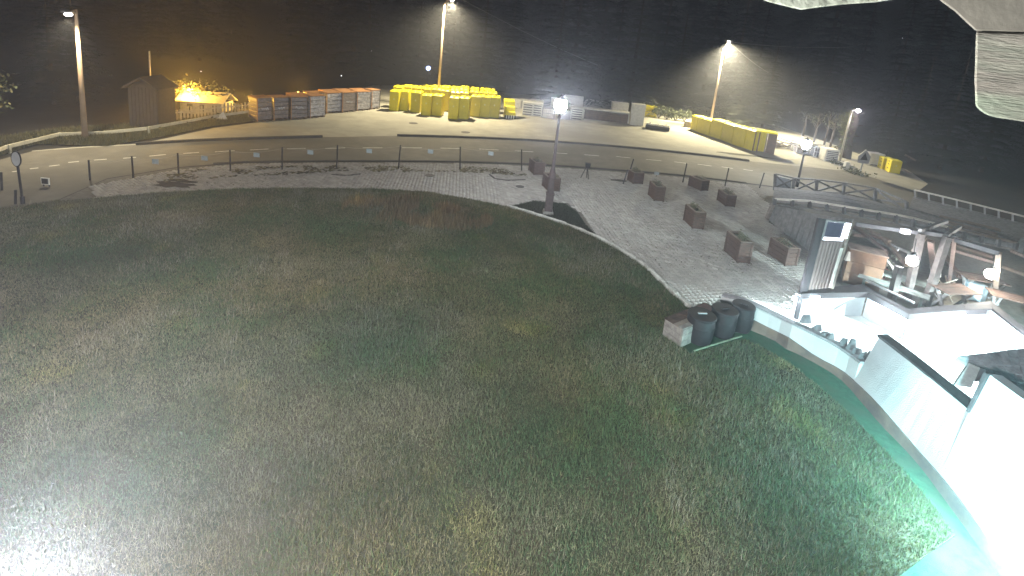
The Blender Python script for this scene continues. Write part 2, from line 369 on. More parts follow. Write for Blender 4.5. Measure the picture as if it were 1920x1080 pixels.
scatter_leaves('moss_clumps', 'dark moss and weeds along the back edge of the paving', 1500, verge, 31, .03, .10, .05, [(.07, .06, .025), (.035, .03, .02), (.10, .09, .035)], 0.0)

wk = smooth_line(kerb_px[2:], 5)
mb = MB(); pts3 = [P(x, y, 0) for x, y in wk]
for i, (a, b) in enumerate(zip(pts3[:-1], pts3[1:])):
    d = (b - a).normalized(); nn = Vector((-d.y, d.x, 0)) * (0.06 + 0.012 * math.sin(i * 1.7))
    h = 0.14 + 0.01 * math.sin(i * 2.3); mb.hull([a - nn, b - nn, b + nn, a + nn], [v + Vector((0, 0, h)) for v in (a - nn, b - nn, b + nn, a + nn)])
tag(struct(mb, 'lawn_kerb', m_wkerb, bevel=0.015), 'pale curved kerb between lawn and paved plaza', 'kerb')

# ------------------------------------------------------------------ lawn
lawn_px = lawn_top[:-1] + kerb_px[:1] + kerb_px[1:] + [(1262, 600), (1245, 625), (1290, 668), (1395, 640), (1430, 655), (1492, 694), (1547, 739), (1594, 782), (1650, 840), (1694, 888), (1750, 955), (1790, 1008), (1740, 1042), (1689, 1080), (1560, 1180), (900, 1300), (-700, 1300)]
lawn_xy = [(P(x, y).x, P(x, y).y) for x, y in lawn_px]
m_lawn = mat('lawn_earth', (0.05, 0.055, 0.03), (0.03, 0.032, 0.02), 3, 0.95, 0.6, c3=(0.06, 0.05, 0.032))
sheet('lawn', lawn_px, 0.05, m_lawn, 0.07)
bed_px = [(955, 389), (1000, 379), (1060, 384), (1083, 400), (1098, 424), (1118, 443), (1060, 419), (1000, 400)]
m_bed = mat('dark_bed_soil', (0.035, 0.037, 0.028), (0.02, 0.022, 0.018), 5, 0.95, 0.5)
sheet('flower_bed', bed_px, 0.045, m_bed)
def grass(name, label, n, poly, seed, length, width, cols, near_bias=1.0, patch=None, z=0.05, lean=0.85, keep=None):
    g = np.random.default_rng(seed); P2 = np.array(poly); a = P2.min(0); b = P2.max(0)
    a = np.maximum(a, [-26, 3.2]); b = np.minimum(b, [26, 60])
    got = []; tot = 0
    while tot < n:
        xy = g.uniform(a, b, (n, 2)); xy = xy[inpoly(xy[:, 0], xy[:, 1], poly)]
        r = np.hypot(xy[:, 0], xy[:, 1]); 
        # only what the frame can see, with a margin
        vis = np.abs(xy[:, 0]) < xy[:, 1] * 1.5 + 2.0
        pr = np.clip((9.0 / r) ** near_bias, 0, 1); ok = vis & (g.uniform(0, 1, len(xy)) < pr)
        if patch is not None: ok &= npnoise(xy[:, 0], xy[:, 1], patch[0], patch[2]) > patch[1]
        if keep is not None: ok &= keep(xy)
        xy = xy[ok]; got.append(xy); tot += len(xy)
    xy = np.concatenate(got)[:n]
    L = g.uniform(*length, n); Wd = g.uniform(*width, n); th = g.uniform(0, 6.28, n); r = np.hypot(xy[:, 0], xy[:, 1])
    Wd *= np.clip(r / 9, 1, 2.2)
    le = np.abs(g.normal(0, lean, n)); la = g.uniform(0, 6.28, n)
    clump = npnoise(xy[:, 0], xy[:, 1], seed + 3, ((1.2, 1), (3, 1), (7, .7)))
    L *= np.clip(1 + .35 * clump, .4, 2)
    co = np.zeros((n, 3, 3)); dx, dy = np.cos(th) * Wd / 2, np.sin(th) * Wd / 2
    co[:, 0, 0] = xy[:, 0] - dx; co[:, 0, 1] = xy[:, 1] - dy; co[:, 1, 0] = xy[:, 0] + dx; co[:, 1, 1] = xy[:, 1] + dy; co[:, :2, 2] = z
    co[:, 2, 0] = xy[:, 0] + np.cos(la) * np.sin(le) * L; co[:, 2, 1] = xy[:, 1] + np.sin(la) * np.sin(le) * L; co[:, 2, 2] = z + np.cos(le) * L
    cols = np.array(cols); dry = npnoise(xy[:, 0], xy[:, 1], 77, ((.5, .8), (1.1, 1), (2.6, .6))) + np.clip((1.5 - xy[:, 0]) * .07, -.5, .35); ix = np.clip(((dry * .8 + g.normal(0, .55, n)) + 1) / 2 * len(cols), 0, len(cols) - 1).astype(int)  # sideways term puts the right lamp's green cast into the blade colour
    t = cols[ix] * g.uniform(.55, 1.55, (n, 1))
    lo_ = npnoise(xy[:, 0], xy[:, 1], 90, ((.22, 1), (.5, .8), (1.3, .5))); t *= 1.12 * (1 + .26 * lo_)[:, None]
    rd = np.clip(npnoise(xy[:, 0], xy[:, 1], 91, ((.3, 1), (.8, .6))), -1, 1)[:, None]; t *= 1 + rd * np.array([[.10, .0, -.10]])
    yel = np.clip(npnoise(xy[:, 0], xy[:, 1], 93, ((.9, 1), (2.1, .7))) - .62, 0, 1)[:, None]; t *= 1 + yel * np.array([[.30, .26, -.10]])
    return_o = npmesh(name, co.reshape(-1, 3), np.arange(n * 3).reshape(-1, 3), m_grassm, t.repeat(3, 0), kind='stuff')
    return_o['label'] = label; return return_o
G1 = [(.054, .088, .040), (.066, .090, .041), (.080, .088, .043), (.097, .093, .046), (.14, .13, .078)]
grass('lawn_grass', 'short dull green grass of the lawn', 900000, lawn_xy, 41, (.035, .095), (.007, .014), G1, 0.9)
GD = [(.14, .13, .09), (.17, .15, .105), (.13, .13, .095), (.21, .19, .145)]
grass('dry_grass_stems', 'pale dry grass stems standing out of the lawn', 30000, lawn_xy, 51, (.08, .18), (.004, .008), GD, 0.5, (52, 0.25, ((.35, 1), (.9, .7), (2.4, .6))), lean=.35)
c0 = P(830, 412); c1 = P(760, 400)
grass('tawny_grass_patch', 'tawny tall grass patch near the far edge of the lawn', 5000, lawn_xy, 61, (.18, .40), (.008, .014), [(.14, .10, .055), (.12, .085, .05), (.18, .13, .07)], 0.0, (62, -0.1, ((1.2, 1), (3, .7))), lean=.3,
      keep=lambda xy: (np.hypot((xy[:, 0] - c0.x) / 1.9, (xy[:, 1] - c0.y) / 1.1) < 1) | (np.hypot((xy[:, 0] - c1.x) / 2.4, (xy[:, 1] - c1.y) / 1.5) < 1) & (xy[:, 0] * 7.3 % 1 < .4))
bed_xy = [(P(x, y).x, P(x, y).y) for x, y in bed_px]
grass('bed_grass', 'dark sparse grass in the bed around the lamp post', 9000, bed_xy, 71, (.03, .08), (.008, .014), [(.03, .036, .026), (.045, .05, .034)], 0.0)
# left grass verge behind the road
verge_l = [(-200, 340), (0, 293), (70, 271), (200, 275), (300, 258), (400, 237), (485, 226), (485, 206), (400, 215), (250, 235), (100, 246), (0, 262), (-200, 300)]
sheet('grass_verge', verge_l, 0.03, m_lawn)
vx = [(P(x, y).x, P(x, y).y) for x, y in verge_l]
def grass_far(name, label, n, poly, seed, length, width, cols):
    g = np.random.default_rng(seed); P2 = np.array(poly); xy = g.uniform(P2.min(0), P2.max(0), (n * 4, 2)); xy = xy[inpoly(xy[:, 0], xy[:, 1], poly)][:n]; n = len(xy)
    L = g.uniform(*length, n); Wd = g.uniform(*width, n); th = g.uniform(0, 6.28, n); le = g.normal(0, .5, n)
    co = np.zeros((n, 3, 3)); dx, dy = np.cos(th) * Wd / 2, np.sin(th) * Wd / 2
    co[:, 0, 0] = xy[:, 0] - dx; co[:, 0, 1] = xy[:, 1] - dy; co[:, 1, 0] = xy[:, 0] + dx; co[:, 1, 1] = xy[:, 1] + dy; co[:, :2, 2] = .02
    co[:, 2, 0] = xy[:, 0] + np.sin(le) * L; co[:, 2, 1] = xy[:, 1]; co[:, 2, 2] = .02 + np.cos(le) * L
    o = npmesh(name, co.reshape(-1, 3), np.arange(n * 3).reshape(-1, 3), m_grassm, (np.array(cols)[g.integers(0, len(cols), n)]).repeat(3, 0), kind='stuff'); o['label'] = label
grass_far('verge_grass', 'rough grass on the verge below the guard rail', 50000, vx, 81, (.08, .3), (.02, .05), [(.12, .11, .05), (.08, .085, .04), (.17, .15, .08)])

# ------------------------------------------------------------------ green turf strip, low curved wall, tall wall
turf_px = [(1245, 628), (1300, 668), (1395, 641), (1430, 655), (1492, 694), (1547, 739), (1594, 783), (1650, 841), (1694, 889), (1750, 956), (1790, 1009), (1740, 1043), (1689, 1081), (1600, 1150), (1700, 1300), (1960, 1300), (1875, 1080), (1792, 963), (1719, 866), (1656, 800), (1615, 753), (1574, 709), (1505, 667), (1450, 636), (1400, 615), (1345, 590), (1290, 600)]
sheet('green_turf_strip', turf_px, 0.035, m_turf, .03)
a = P(1300, 663); b = P(1390, 635); mb = MB(); mb.bar((a.x, a.y, .075), (b.x, b.y, .075), .03, .03)
tag(mb.build('pale_edge_strip', mat('pale_green_strip', (.32, .42, .3), (.2, .28, .18), 9, .8), bevel=.005), 'thin pale strip lying on the green turf in front of the barrels', 'strip')

def wall(name, label, base, mid, m_hi, m_lo, th, parent=None):
    """base/mid/top pixel polylines -> plinth and face parts of a wall"""
low_base = [(1345, 592), (1400, 616), (1450, 637), (1480, 658), (1505, 668), (1574, 709), (1615, 753), (1656, 800), (1719, 866), (1792, 963), (1875, 1080), (1990, 1250)]
low_mid = [(1345, 569), (1405, 596), (1450, 619), (1478, 632), (1528, 667), (1578, 694), (1611, 722), (1637, 747), (1667, 780), (1725, 847), (1778, 908), (1833, 980), (1900, 1074), (2010, 1240)]
def resample(px, n):
    pts = [Vector((x, y, 0)) for x, y in px]; L = [0]
    for a, b in zip(pts[:-1], pts[1:]): L.append(L[-1] + (b - a).length)
    out = []
    for k in range(n):
        t = L[-1] * k / (n - 1); i = 0
        while i < len(L) - 2 and L[i + 1] < t: i += 1
        f = (t - L[i]) / (L[i + 1] - L[i]); q = pts[i].lerp(pts[i + 1], f); out.append((q.x, q.y))
    return out
NW = 40
lb = resample(smooth_line(low_base, 4), NW)
B3 = [P(x, y, 0.03) for x, y in lb]
def at_x_cross(base3, pxline):
    """point on pixel polyline whose ray passes above base3 point: choose by projecting vertical direction"""
    best = None
    for (x0, y0), (x1, y1) in zip(pxline[:-1], pxline[1:]):
        for k in range(12):
            t = k / 12; x = x0 + (x1 - x0) * t; y = y0 + (y1 - y0) * t
            q = above(base3, x, y); e = math.hypot(q.x - base3.x, q.y - base3.y)
            if best is None or e < best[0]: best = (e, q)
    q = best[1]; return Vector((base3.x, base3.y, q.z))
M3 = [at_x_cross(b, smooth_line(low_mid, 4)) for b in B3]
low_top = [(1343, 554), (1394, 568), (1440, 589), (1478, 607), (1519, 626), (1561, 647), (1600, 674), (1625, 692)]
garden = thing('curved_garden_wall', 'long curved white garden wall with brown base beside the green turf strip', 'wall', (B3[0].x, B3[0].y, 0))
def normals(pts):
    out = []
    for i in range(len(pts)):
        d = pts[min(i + 1, len(pts) - 1)] - pts[max(i - 1, 0)]; d.z = 0; d.normalize(); n = Vector((-d.y, d.x, 0))
        out.append(n if (n.x > 0 or n.y > 0) and n.dot(pts[i] - Vector((CAM.x, CAM.y, 0))) > 0 else -n)
    return out
NB = normals(B3)
def strip_wall(lo, hi, nrm, th, name, m, parent, **k):
    mb = MB(); n = len(lo)
    vs = [];
    for i in range(n): vs += [lo[i], hi[i], hi[i] + nrm[i] * th, Vector((lo[i].x, lo[i].y, lo[i].z)) + nrm[i] * th]
    fs = [[4 * i + a, 4 * (i + 1) + a, 4 * (i + 1) + (a + 1) % 4, 4 * i + (a + 1) % 4] for i in range(n - 1) for a in range(4)]
    fs += [[0, 1, 2, 3], [4 * (n - 1) + 3, 4 * (n - 1) + 2, 4 * (n - 1) + 1, 4 * (n - 1)]]
    mb.add(vs, fs); return mb.build(name, m, parent, world=True, **k)
off = [b - n * 0.02 for b, n in zip(B3, NB)]; offm = [b - n * 0.02 for b, n in zip(M3, NB)]
strip_wall(off, offm, NB, .30, 'plinth', m_plinth, garden)
# low part face
lt = smooth_line(low_top, 4)
nl = max(i for i, b in enumerate(lb) if b[0] < 1612) + 1
T3 = [at_x_cross(b, lt) for b in M3[:nl]]
strip_wall([Vector((p.x, p.y, p.z - .02)) + n * .012 for p, n in zip(M3[:nl], NB)], [p + n * .012 for p, n in zip(T3, NB)], NB, .25, 'wall_face', m_stucco, garden)
strip_wall([p + n * .03 + Vector((0, 0, .003)) for p, n in zip(T3, NB)], [p + n * .03 + Vector((0, 0, .05)) for p, n in zip(T3, NB)], NB, .20, 'coping', mat('grey_coping', (.3, .3, .31), (.2, .2, .21), 6, .85, .3), garden, bevel=.006)
# tall stair wall
tall_top = [(1648, 632), (1700, 673), (1760, 722), (1819, 771)]
tall = thing('tall_white_stair_wall', 'tall white rendered wall rising from the curved wall at lower right', 'wall', tuple(M3[nl]))
B4 = [M3[i] for i in range(nl - 1, NW)]; N4 = NB[nl - 1:]
def tall_hi(i, b):
    x, y = lb[nl - 1 + i]
    return None
k1 = [i for i in range(NW) if lb[i][0] <= 1765][-1]
segB = [M3[i] for i in range(nl - 1, k1 + 1)]; segN = NB[nl - 1:k1 + 1]
tt = resample(tall_top, len(segB))
segT = []
for b, (x, y) in zip(segB, tt): segT.append(above(b + Vector((0.12, 0.12, 0)), x, y))
strip_wall(segB, segT, segN, .22, 'wall_face', m_stucco, tall)
# cap board of the tall wall
cap_f = [(1645, 628), (1700, 670), (1760, 719), (1820, 773)]; cap_b = [(1664, 626), (1722, 669), (1785, 719), (1829, 752)]
cf = [above(b, x, y) + Vector((0, 0, .012)) for b, (x, y) in zip(segT, resample(cap_f, len(segT)))]
cb = []
for c, (x, y) in zip(cf, resample(cap_b, len(cf))): cb.append(P(x, y, c.z))
mb = MB(); n = len(cf); up = Vector((0, 0, .05)); vs = []
for i in range(n): vs += [cf[i] - up, cf[i], cb[i], cb[i] - up]
mb.add(vs, [[4 * i + a, 4 * (i + 1) + a, 4 * (i + 1) + (a + 1) % 4, 4 * i + (a + 1) % 4] for i in range(n - 1) for a in range(4)] + [[3, 2, 1, 0], [4 * n - 4, 4 * n - 3, 4 * n - 2, 4 * n - 1]])
mb.build('cap_board', m_cap, tall, world=True)
# right part, higher
rB = [M3[i] for i in range(k1, NW)]; rN = NB[k1:NW]
rt = resample([(1851, 699), (1874, 716), (1925, 753), (2010, 820), (2200, 1050)], len(rB))
rT = []
zb = segT[-1]
for i, (b, (x, y)) in enumerate(zip(rB, rt)): rT.append(above(b + Vector((0.15, 0.15, 0)), x, y))
strip_wall(rB, rT, rN, .22, 'wall_face', m_stucco, tall)
# upright brown board at the step
a = above(segT[-1], 1820, 772); b = above(segT[-1], 1853, 700); a2 = a + Vector((.10, .22, 0)); b2 = b + Vector((.10, .22, 0))
mb = MB(); mb.bar(a, b + Vector((0, 0, .02)), .16, .05, up=(0.3, -1, 0)); mb.build('edge_board', m_cap, tall, world=True, bevel=.006)

# bright terrace floor
sheet('terrace_floor', [(1344, 562), (1480, 604), (1530, 632), (1580, 660), (1640, 700), (1700, 770), (1900, 1000), (2300, 1000), (2200, 700), (2000, 640), (1920, 640), (1858, 600), (1705, 612), (1625, 570), (1500, 580), (1488, 590), (1420, 566)], .05, m_terr, .03)

# zigzag wall with brown cap band
zt = [(1505, 542), (1618, 532.6), (1700, 578), (1807, 570), (1858, 564), (1925, 617), (2060, 720)]
zb_ = [(1499, 561), (1625, 558), (1702, 600), (1807, 592), (1858, 589), (1925, 643), (2050, 750)]
zz = thing('zigzag_white_wall', 'zigzag white terrace wall topped by a wide brown board', 'wall', tuple(P(1500, 600)))
Z = 0.82
front = [P(x, y, Z - .17) for x, y in zb_]; fr_top = [Vector((p.x, p.y, Z)) for p in front]; back = [P(x, y, Z) for x, y in zt]
for i in range(len(front) - 1):
    a, b = front[i], front[i + 1]; d = (b - a).normalized(); nn = Vector((-d.y, d.x, 0)); nn = nn if nn.y > 0 else -nn
    mb = MB(); lo = [Vector((a.x, a.y, .03)) + nn * .03, Vector((b.x, b.y, .03)) + nn * .03, Vector((b.x, b.y, .03)) + nn * .16, Vector((a.x, a.y, .03)) + nn * .16]
    mb.hull(lo, [Vector((v.x, v.y, Z - .05)) for v in lo]); mb.build('wall_panel', m_stucco, zz, world=True)
    e = 0.003 * (i % 2)
    mb = MB(); lo = [a, b, Vector((back[i + 1].x, back[i + 1].y, Z - .17)), Vector((back[i].x, back[i].y, Z - .17))]
    mb.hull([v + Vector((0, 0, e)) for v in lo], [Vector((v.x, v.y, Z + e)) for v in lo]); mb.build('cap_board', m_cap, zz, world=True, bevel=.008)
a = P(1492, 597, .05); b = above(a, 1501, 556); mb = MB(); mb.bar(a, b, .09, .09); mb.build('corner_post', m_iron, zz, world=True)
# lit strips under the cap; first one added to brighten its panel
m_led = emat('led_cyan_white', (.70, .93, 1.0), 130)
for (x0, y0, x1, y1, mm) in ((1636, 568, 1690, 597, m_led), (1520, 557, 1535, 556, m_led), (1548, 555, 1556, 554.5, m_led), (1567, 553.5, 1621, 551, m_led), (1733, 595, 1770, 592, m_led), (1776, 592, 1808, 590, m_led)):
    a = P(x0, y0, Z - .12); b = P(x1, y1, Z - .12); off_ = Vector((0, -.03, 0))
    mb = MB(); mb.bar(a + off_, b + off_, .02, .07); mb.build('light_strip', mm, zz, world=True)
q = P(1488, 558, .74); cl = thing('corner_light', 'small bright light at the left end of the zigzag wall', 'lamp', q)
MB().sphere((0, 0, 0), .035, 10).build('bulb', m_glow, cl, smooth=True); MB().bar((.02, .02, .0), (.16, .06, .02), .03, .03).build('bracket', m_iron, cl)
lamp('corner_bulb_light', q + Vector((-.08, -.10, -.02)), 300, (.74, .93, 1.0), cl, .04)
# back rail on the right leg of the zigzag
mb = MB(); a = P(1622, 531, Z); b = P(1712, 574, Z)
mb.bar(a + Vector((0, 0, .1)), b + Vector((0, 0, .1)), .05, .05); mb.build('hand_rail', m_galv, zz, world=True)

# stones on the low wall
stones = [(1509, 605, 1512, 587, .34), (1531, 618, 1534, 606, .35), (1547, 630, 1552, 622, .35), (1556, 634, 1560, 622, .30), (1580, 647, 1580, 629, .26), (1594, 655, 1596, 634, .3), (1606, 664, 1608, 650, .28), (1618, 672, 1622, 656, .26), (1632, 677, 1636, 654, .3)]
zlow = T3[nl // 2].z
for i, (x, y, x1, y1, w) in enumerate(stones):
    zt0 = T3[min(len(T3) - 1, max(0, min(range(len(T3)), key=lambda k: abs(lb[k][0] - x * 1.0 + 20))))].z + .05
    b = P(x, y, zt0 - .02); h = max(.12, above(b, x1, y1).z - b.z)
    g = random.Random(i); mb = MB(); k = 6; lo = []; hi = []
    for j in range(k):
        t = j / k * 6.283; r = w / 2 * g.uniform(.75, 1.1); lo.append(b + Vector((math.cos(t) * r, math.sin(t) * r * .5, 0)))
        hi.append(b + Vector((math.cos(t) * r * .5 + .04 * g.uniform(-1, 1), math.sin(t) * r * .25, h * g.uniform(.55, 1))))
    mb.hull(lo, hi)
    o = mb.build('standing_stone', m_stone, bevel=.01)
    tag(o, 'jagged grey stone set on the low curved wall, %s from the left of the row' % ORD[i], 'stone', 'stones on the low curved wall')

# ------------------------------------------------------------------ small shingled roof at right
rz = 2.25
A_ = P(1793, 668, rz); B_ = P(1925, 652, rz + .25); D_ = P(1872, 711, rz - .28); E_ = P(1935, 762, rz - .28); T_ = P(1815, 679, rz - .10)
hut = thing('small_shingled_roof', 'small grey shingled roof over a wooden box beside the white stair wall', 'roof', (D_.x, D_.y, 1.6))
rows = 6
for r in range(rows):
    t0, t1 = r / rows, (r + 1.15) / rows
    l0 = A_.lerp(D_, t0); l1 = A_.lerp(D_, min(t1, 1.03)); q0 = B_.lerp(E_, t0); q1 = B_.lerp(E_, min(t1, 1.03))
    m_ = 7; 
    for c in range(m_):
        u0, u1 = c / m_ + .006, (c + 1) / m_ - .006
        lift = Vector((0, 0, .012 * (rows - r) * 0 + .03)); jz = Vector((0, 0, R_.uniform(-.006, .006)))
        v = [l0.lerp(q0, u0), l0.lerp(q0, u1), l1.lerp(q1, u1) + lift, l1.lerp(q1, u0) + lift]
        mb = MB(); mb.hull([x + jz - Vector((0, 0, .025)) for x in v], [x + jz for x in v]); mb.build('shingle', m_roofp, hut, world=True)
mb = MB(); v = [A_, B_, E_, D_]; mb.hull([x - Vector((0, 0, .09)) for x in v], [x - Vector((0, 0, .03)) for x in v]); mb.build('roof_board', m_greyrail, hut, world=True)
# fascia board drooping under roof and box
bx = P(1800, 722, 1.78)
for (c, mm, nm) in (([(1817, 681), (1838, 690), (1822, 727), (1789, 723)], m_greyrail, 'side_board'), ([(1838, 690), (1866, 700), (1846, 716), (1829, 716)], m_cap, 'side_board')):
    pts_ = [above(bx + Vector((.12, .05, 0)), x, y) for x, y in c]; mb = MB(); th = Vector((.02, .05, 0)); mb.hull(pts_, [p + th for p in pts_]); mb.build(nm, mm, hut, world=True)

# ------------------------------------------------------------------ villa wall behind the camera and eave overhead
mb = MB(); mb.box((0, -1.4, 4), (30, .3, 8)); tag(mb.build('villa_wall', m_stucco), 'white rendered villa wall behind the viewpoint', 'wall')
def slab(name, label, px, d0, th, m, cat='board', dists=None):
    dists = dists or [d0] * len(px)
    pts_ = [Pd(x, y, d) for (x, y), d in zip(px, dists)]; c = sum(pts_, Vector()) / len(pts_)
    root = MB(); root.hull([p - c for p in pts_], [p - c + (p - CAM).normalized() * th + Vector((0, 0, th * .15)) for p in pts_])
    o = root.build(name, m, bevel=.006); o.location = c; return tag(o, label, cat)
beam = slab('rafter_end', 'weathered rough wooden beam end at the top right corner', [(1830, 61), (1990, 66), (1990, 238), (1920, 229), (1868, 221), (1852, 217), (1840, 210), (1829, 200), (1827, 150)], 1.25, .5, m_beam, 'beam')
slab('eave_board', 'smooth grey eave board above the rough beam end', [(1752, -6), (1790, 22), (1829, 59), (1990, 64), (1990, -60), (1752, -60)], 1.26, .3, m_soffit, 'eave')
slab('gutter_edge', 'pale sagging eave edge at the top of the picture', [(1405, -10), (1440, 4), (1480, 14), (1502, 19), (1530, 15), (1580, 9), (1640, 5), (1700, -4), (1700, -60), (1405, -60)], 1.6, .2, mat('pale_eave', (.19, .20, .155), (.11, .115, .09), 6, .8, .5), 'eave')

# ------------------------------------------------------------------ rope fence along the road
fence_b = [(169, 338), (250, 333.5), (335, 327.5), (432, 322), (529, 319), (631, 316), (747, 317.5), (862.5, 319), (978, 321.5)]
fence_t = [(166, 300), (246.5, 293), (333, 287), (431, 281), (529, 276), (633, 272), (751, 272), (863, 275), (978, 280)]
fr = thing('rope_fence', 'low fence of thin black posts with hanging placards along the road edge', 'fence', tuple(P(*fence_b[0])))
tops = []
for (x, y), (x1, y1) in zip(fence_b, fence_t):
    b = P(x, y); t = above(b, x1, y1); t = Vector((b.x + (t.x - b.x), b.y, t.z)); tops.append(t)
    mb = MB(); mb.tube([b, b.lerp(t, .5), t], .032, 8); mb.build('post', m_iron, fr, world=True)
for i in range(len(tops) - 1):
    a, b = tops[i], tops[i + 1]; ps = []
    for k in range(9):
        u = k / 8; p = a.lerp(b, u); p.z -= .06 + 1.2 * u * (1 - u) * .38; ps.append(p)
    mb = MB(); mb.tube(ps, .0045, 4); mb.build('rope', m_railm, fr, world=True)
    if i > 0:
        m_ = ps[4]; mb = MB(); mb.box((m_.x, m_.y - .01, m_.z - .12), (.27, .012, .2)); mb.build('placard', m_placard, fr, world=True)
posts2 = [(1168, 346, 1177, 318), (1177, 334, 1188, 298), (1280, 343, 1288, 306), (1359, 349.5, 1366.5, 315), (1424, 352.5, 1433, 324), (29, 383, 29, 356), (3.5, 357, 2, 323)]
lab2 = ['short leaning post stub in dirt beside the planter near the road', 'slanted black post behind the planter right of the tripod', 'dark post between two planters at the road edge', 'dark leaning post, middle of the three right of the row', 'most slanted dark post close to the X-braced fence', 'short dark post beside the mirror pole', 'pale-edged post at the left picture edge']
for (x, y, x1, y1), l in zip(posts2, lab2):
    b = P(x, y); t = above(b, x1, y1); o = MB(); o.tube([Vector((0, 0, 0)), t - b], .035, 8)
    o = o.build('bollard_post', m_iron); o.location = b; tag(o, l, 'post', 'single posts by the road')
o = MB(); b = P(1230, 333); 
st = thing('small_sign', 'small pale placard on a short stake near the road edge', 'sign', b)
MB().box((0, 0, .12), (.02, .02, .24)).build('stake', m_iron, st); MB().box((0, -.015, .25), (.27, .012, .18)).build('placard', m_placard, st)

# mirror sign at left, small dark sign
b = P(43, 382); t = above(b, 39, 288)
ms = thing('round_mirror_pole', 'oval traffic mirror on a thin dark pole at the left edge', 'mirror', b)
H = t.z
mb = MB(); mb.tube([(0, 0, 0), (-.06, 0, H)], .035, 8); mb.build('pole', m_iron, ms)
mb = MB(); mb.lathe([(.06, 0), (.06, .25)], 10); mb.build('pole_sleeve', m_iron, ms)
def disc(name, m, r, rz, yoff, zc, parent, x=0):
    mb = MB(); n = 20; fr_ = [Vector((x + r * math.cos(t * 6.283 / n), yoff, zc + rz * math.sin(t * 6.283 / n))) for t in range(n)]
    mb.hull(fr_, [p + Vector((0, .025, 0)) for p in fr_]); return mb.build(name, m, parent)
disc('mirror_rim', m_iron, .165, .27, -.03, H - .17, ms, -.05); disc('mirror_face', m_mirror, .135, .235, -.04, H - .17, ms, -.05)
b = P(86, 350); sg = thing('small_dark_sign', 'small square dark sign with pale edge standing on the asphalt', 'sign', b)
h = hgt(86, 350, 86, 333)
MB().box((0, 0, h * .62), (.30, .03, h * .75)).build('border', m_whitep, sg); MB().box((0, -.02, h * .62), (.23, .02, h * .58)).build('panel', m_dark, sg)
for s in (-1, 1): MB().box((s * .1, .03, h * .15), (.03, .03, h * .3)).build('leg', m_iron, sg)

# guard rail
gr_b = [(-60, 318), (16, 287), (110, 262), (195, 256), (278, 256), (400, 228), (466, 223), (486, 219)]
gr_t = [(-60, 300), (12, 272), (110, 249), (195, 246), (275, 238), (398, 216), (465, 207), (486, 204)]
g0 = P(16, 287); gr = thing('guard_rail', 'cream metal guard rail along the grassy verge at left', 'guard rail', g0)
gb = [P(*p) for p in gr_b]; gt = [above(b, *t) for b, t in zip(gb, gr_t)]
for a, b in zip(gt[:-1], gt[1:]):
    mb = MB(); mb.bar(a + Vector((0, 0, -.08)), b + Vector((0, 0, -.08)), .05, .17); mb.build('rail', m_railm, gr, world=True, bevel=.01)
for b, t in list(zip(gb, gt))[1:]:
    mb = MB(); mb.bar(Vector((b.x, b.y + .06, -.02)), Vector((b.x, b.y + .06, t.z)), .09, .09); mb.build('post', m_railm, gr, world=True)

# ------------------------------------------------------------------ planters
def planter(px, py, Lx, Wy, H, rz, label, slats=True, plants=5, seed=0, m=m_wood):
    Lx *= .82; Wy *= .88; H *= .86
    b = P(px, py); t = thing('wooden_planter', label, 'planter', b, rz, 'wooden planter boxes on the plaza')
    g = random.Random(seed); th = .03
    nb = 4
    for side in range(4):
        L = (Lx, Wy)[side % 2]
        for k in range(nb):
            z = .04 + (k + .5) * (H - .06) / nb; hh = (H - .06) / nb - .012
            off = ((0, -Wy / 2), (Lx / 2, 0), (0, Wy / 2), (-Lx / 2, 0))[side]
            d = (L - .004, th, hh) if side % 2 == 0 else (th, L - .05, hh)
            me = MB().box((off[0], off[1], z), d); me.build('plank', m, t)
    for sx in (-1, 1):
        for sy in (-1, 1):
            MB().box((sx * (Lx / 2 + .012), sy * (Wy / 2 + .012), H / 2), (.07, .07, H)).build('corner_post', m, t, bevel=.006)
    for sy in (-1, 1): MB().box((0, sy * (Wy / 2 - .005), H + .015), (Lx + .08, .08, .028)).build('top_rim', m_wood2, t, bevel=.005)
    for sx in (-1, 1): MB().box((sx * (Lx / 2 - .005), 0, H + .012), (.08, Wy - .09, .028)).build('top_rim', m_wood2, t, bevel=.005)
    MB().box((0, 0, H - .08), (Lx - .06, Wy - .06, .03)).build('soil', m_soil, t)
    # plant tufts
    co = []; ti = []
    for _ in range(plants):
        cx = g.uniform(-Lx * .38, Lx * .38); cy = g.uniform(-Wy * .25, Wy * .25)
        for _ in range(60):
            a = g.uniform(0, 6.28); r = g.uniform(.02, .13); z = H - .05 + g.uniform(.0, .26) * (1.2 - r * 5); s = g.uniform(.015, .035)
            p = Vector((cx + math.cos(a) * r, cy + math.sin(a) * r, z)); u = Vector((g.uniform(-1, 1), g.uniform(-1, 1), g.uniform(-1, 1))).normalized() * s; v = Vector((g.uniform(-1, 1), g.uniform(-1, 1), g.uniform(-1, 1))).normalized() * s * .6
            co += [p - u, p + v, p + u, p - v]; ti += [g.choice([(.13, .13, .08), (.08, .10, .055), (.20, .15, .11)])] * 4
    if co: npmesh('plant', np.array(co), np.arange(len(co)).reshape(-1, 4), m_leafm, np.array(ti), parent=t, kind='stuff')
    return t
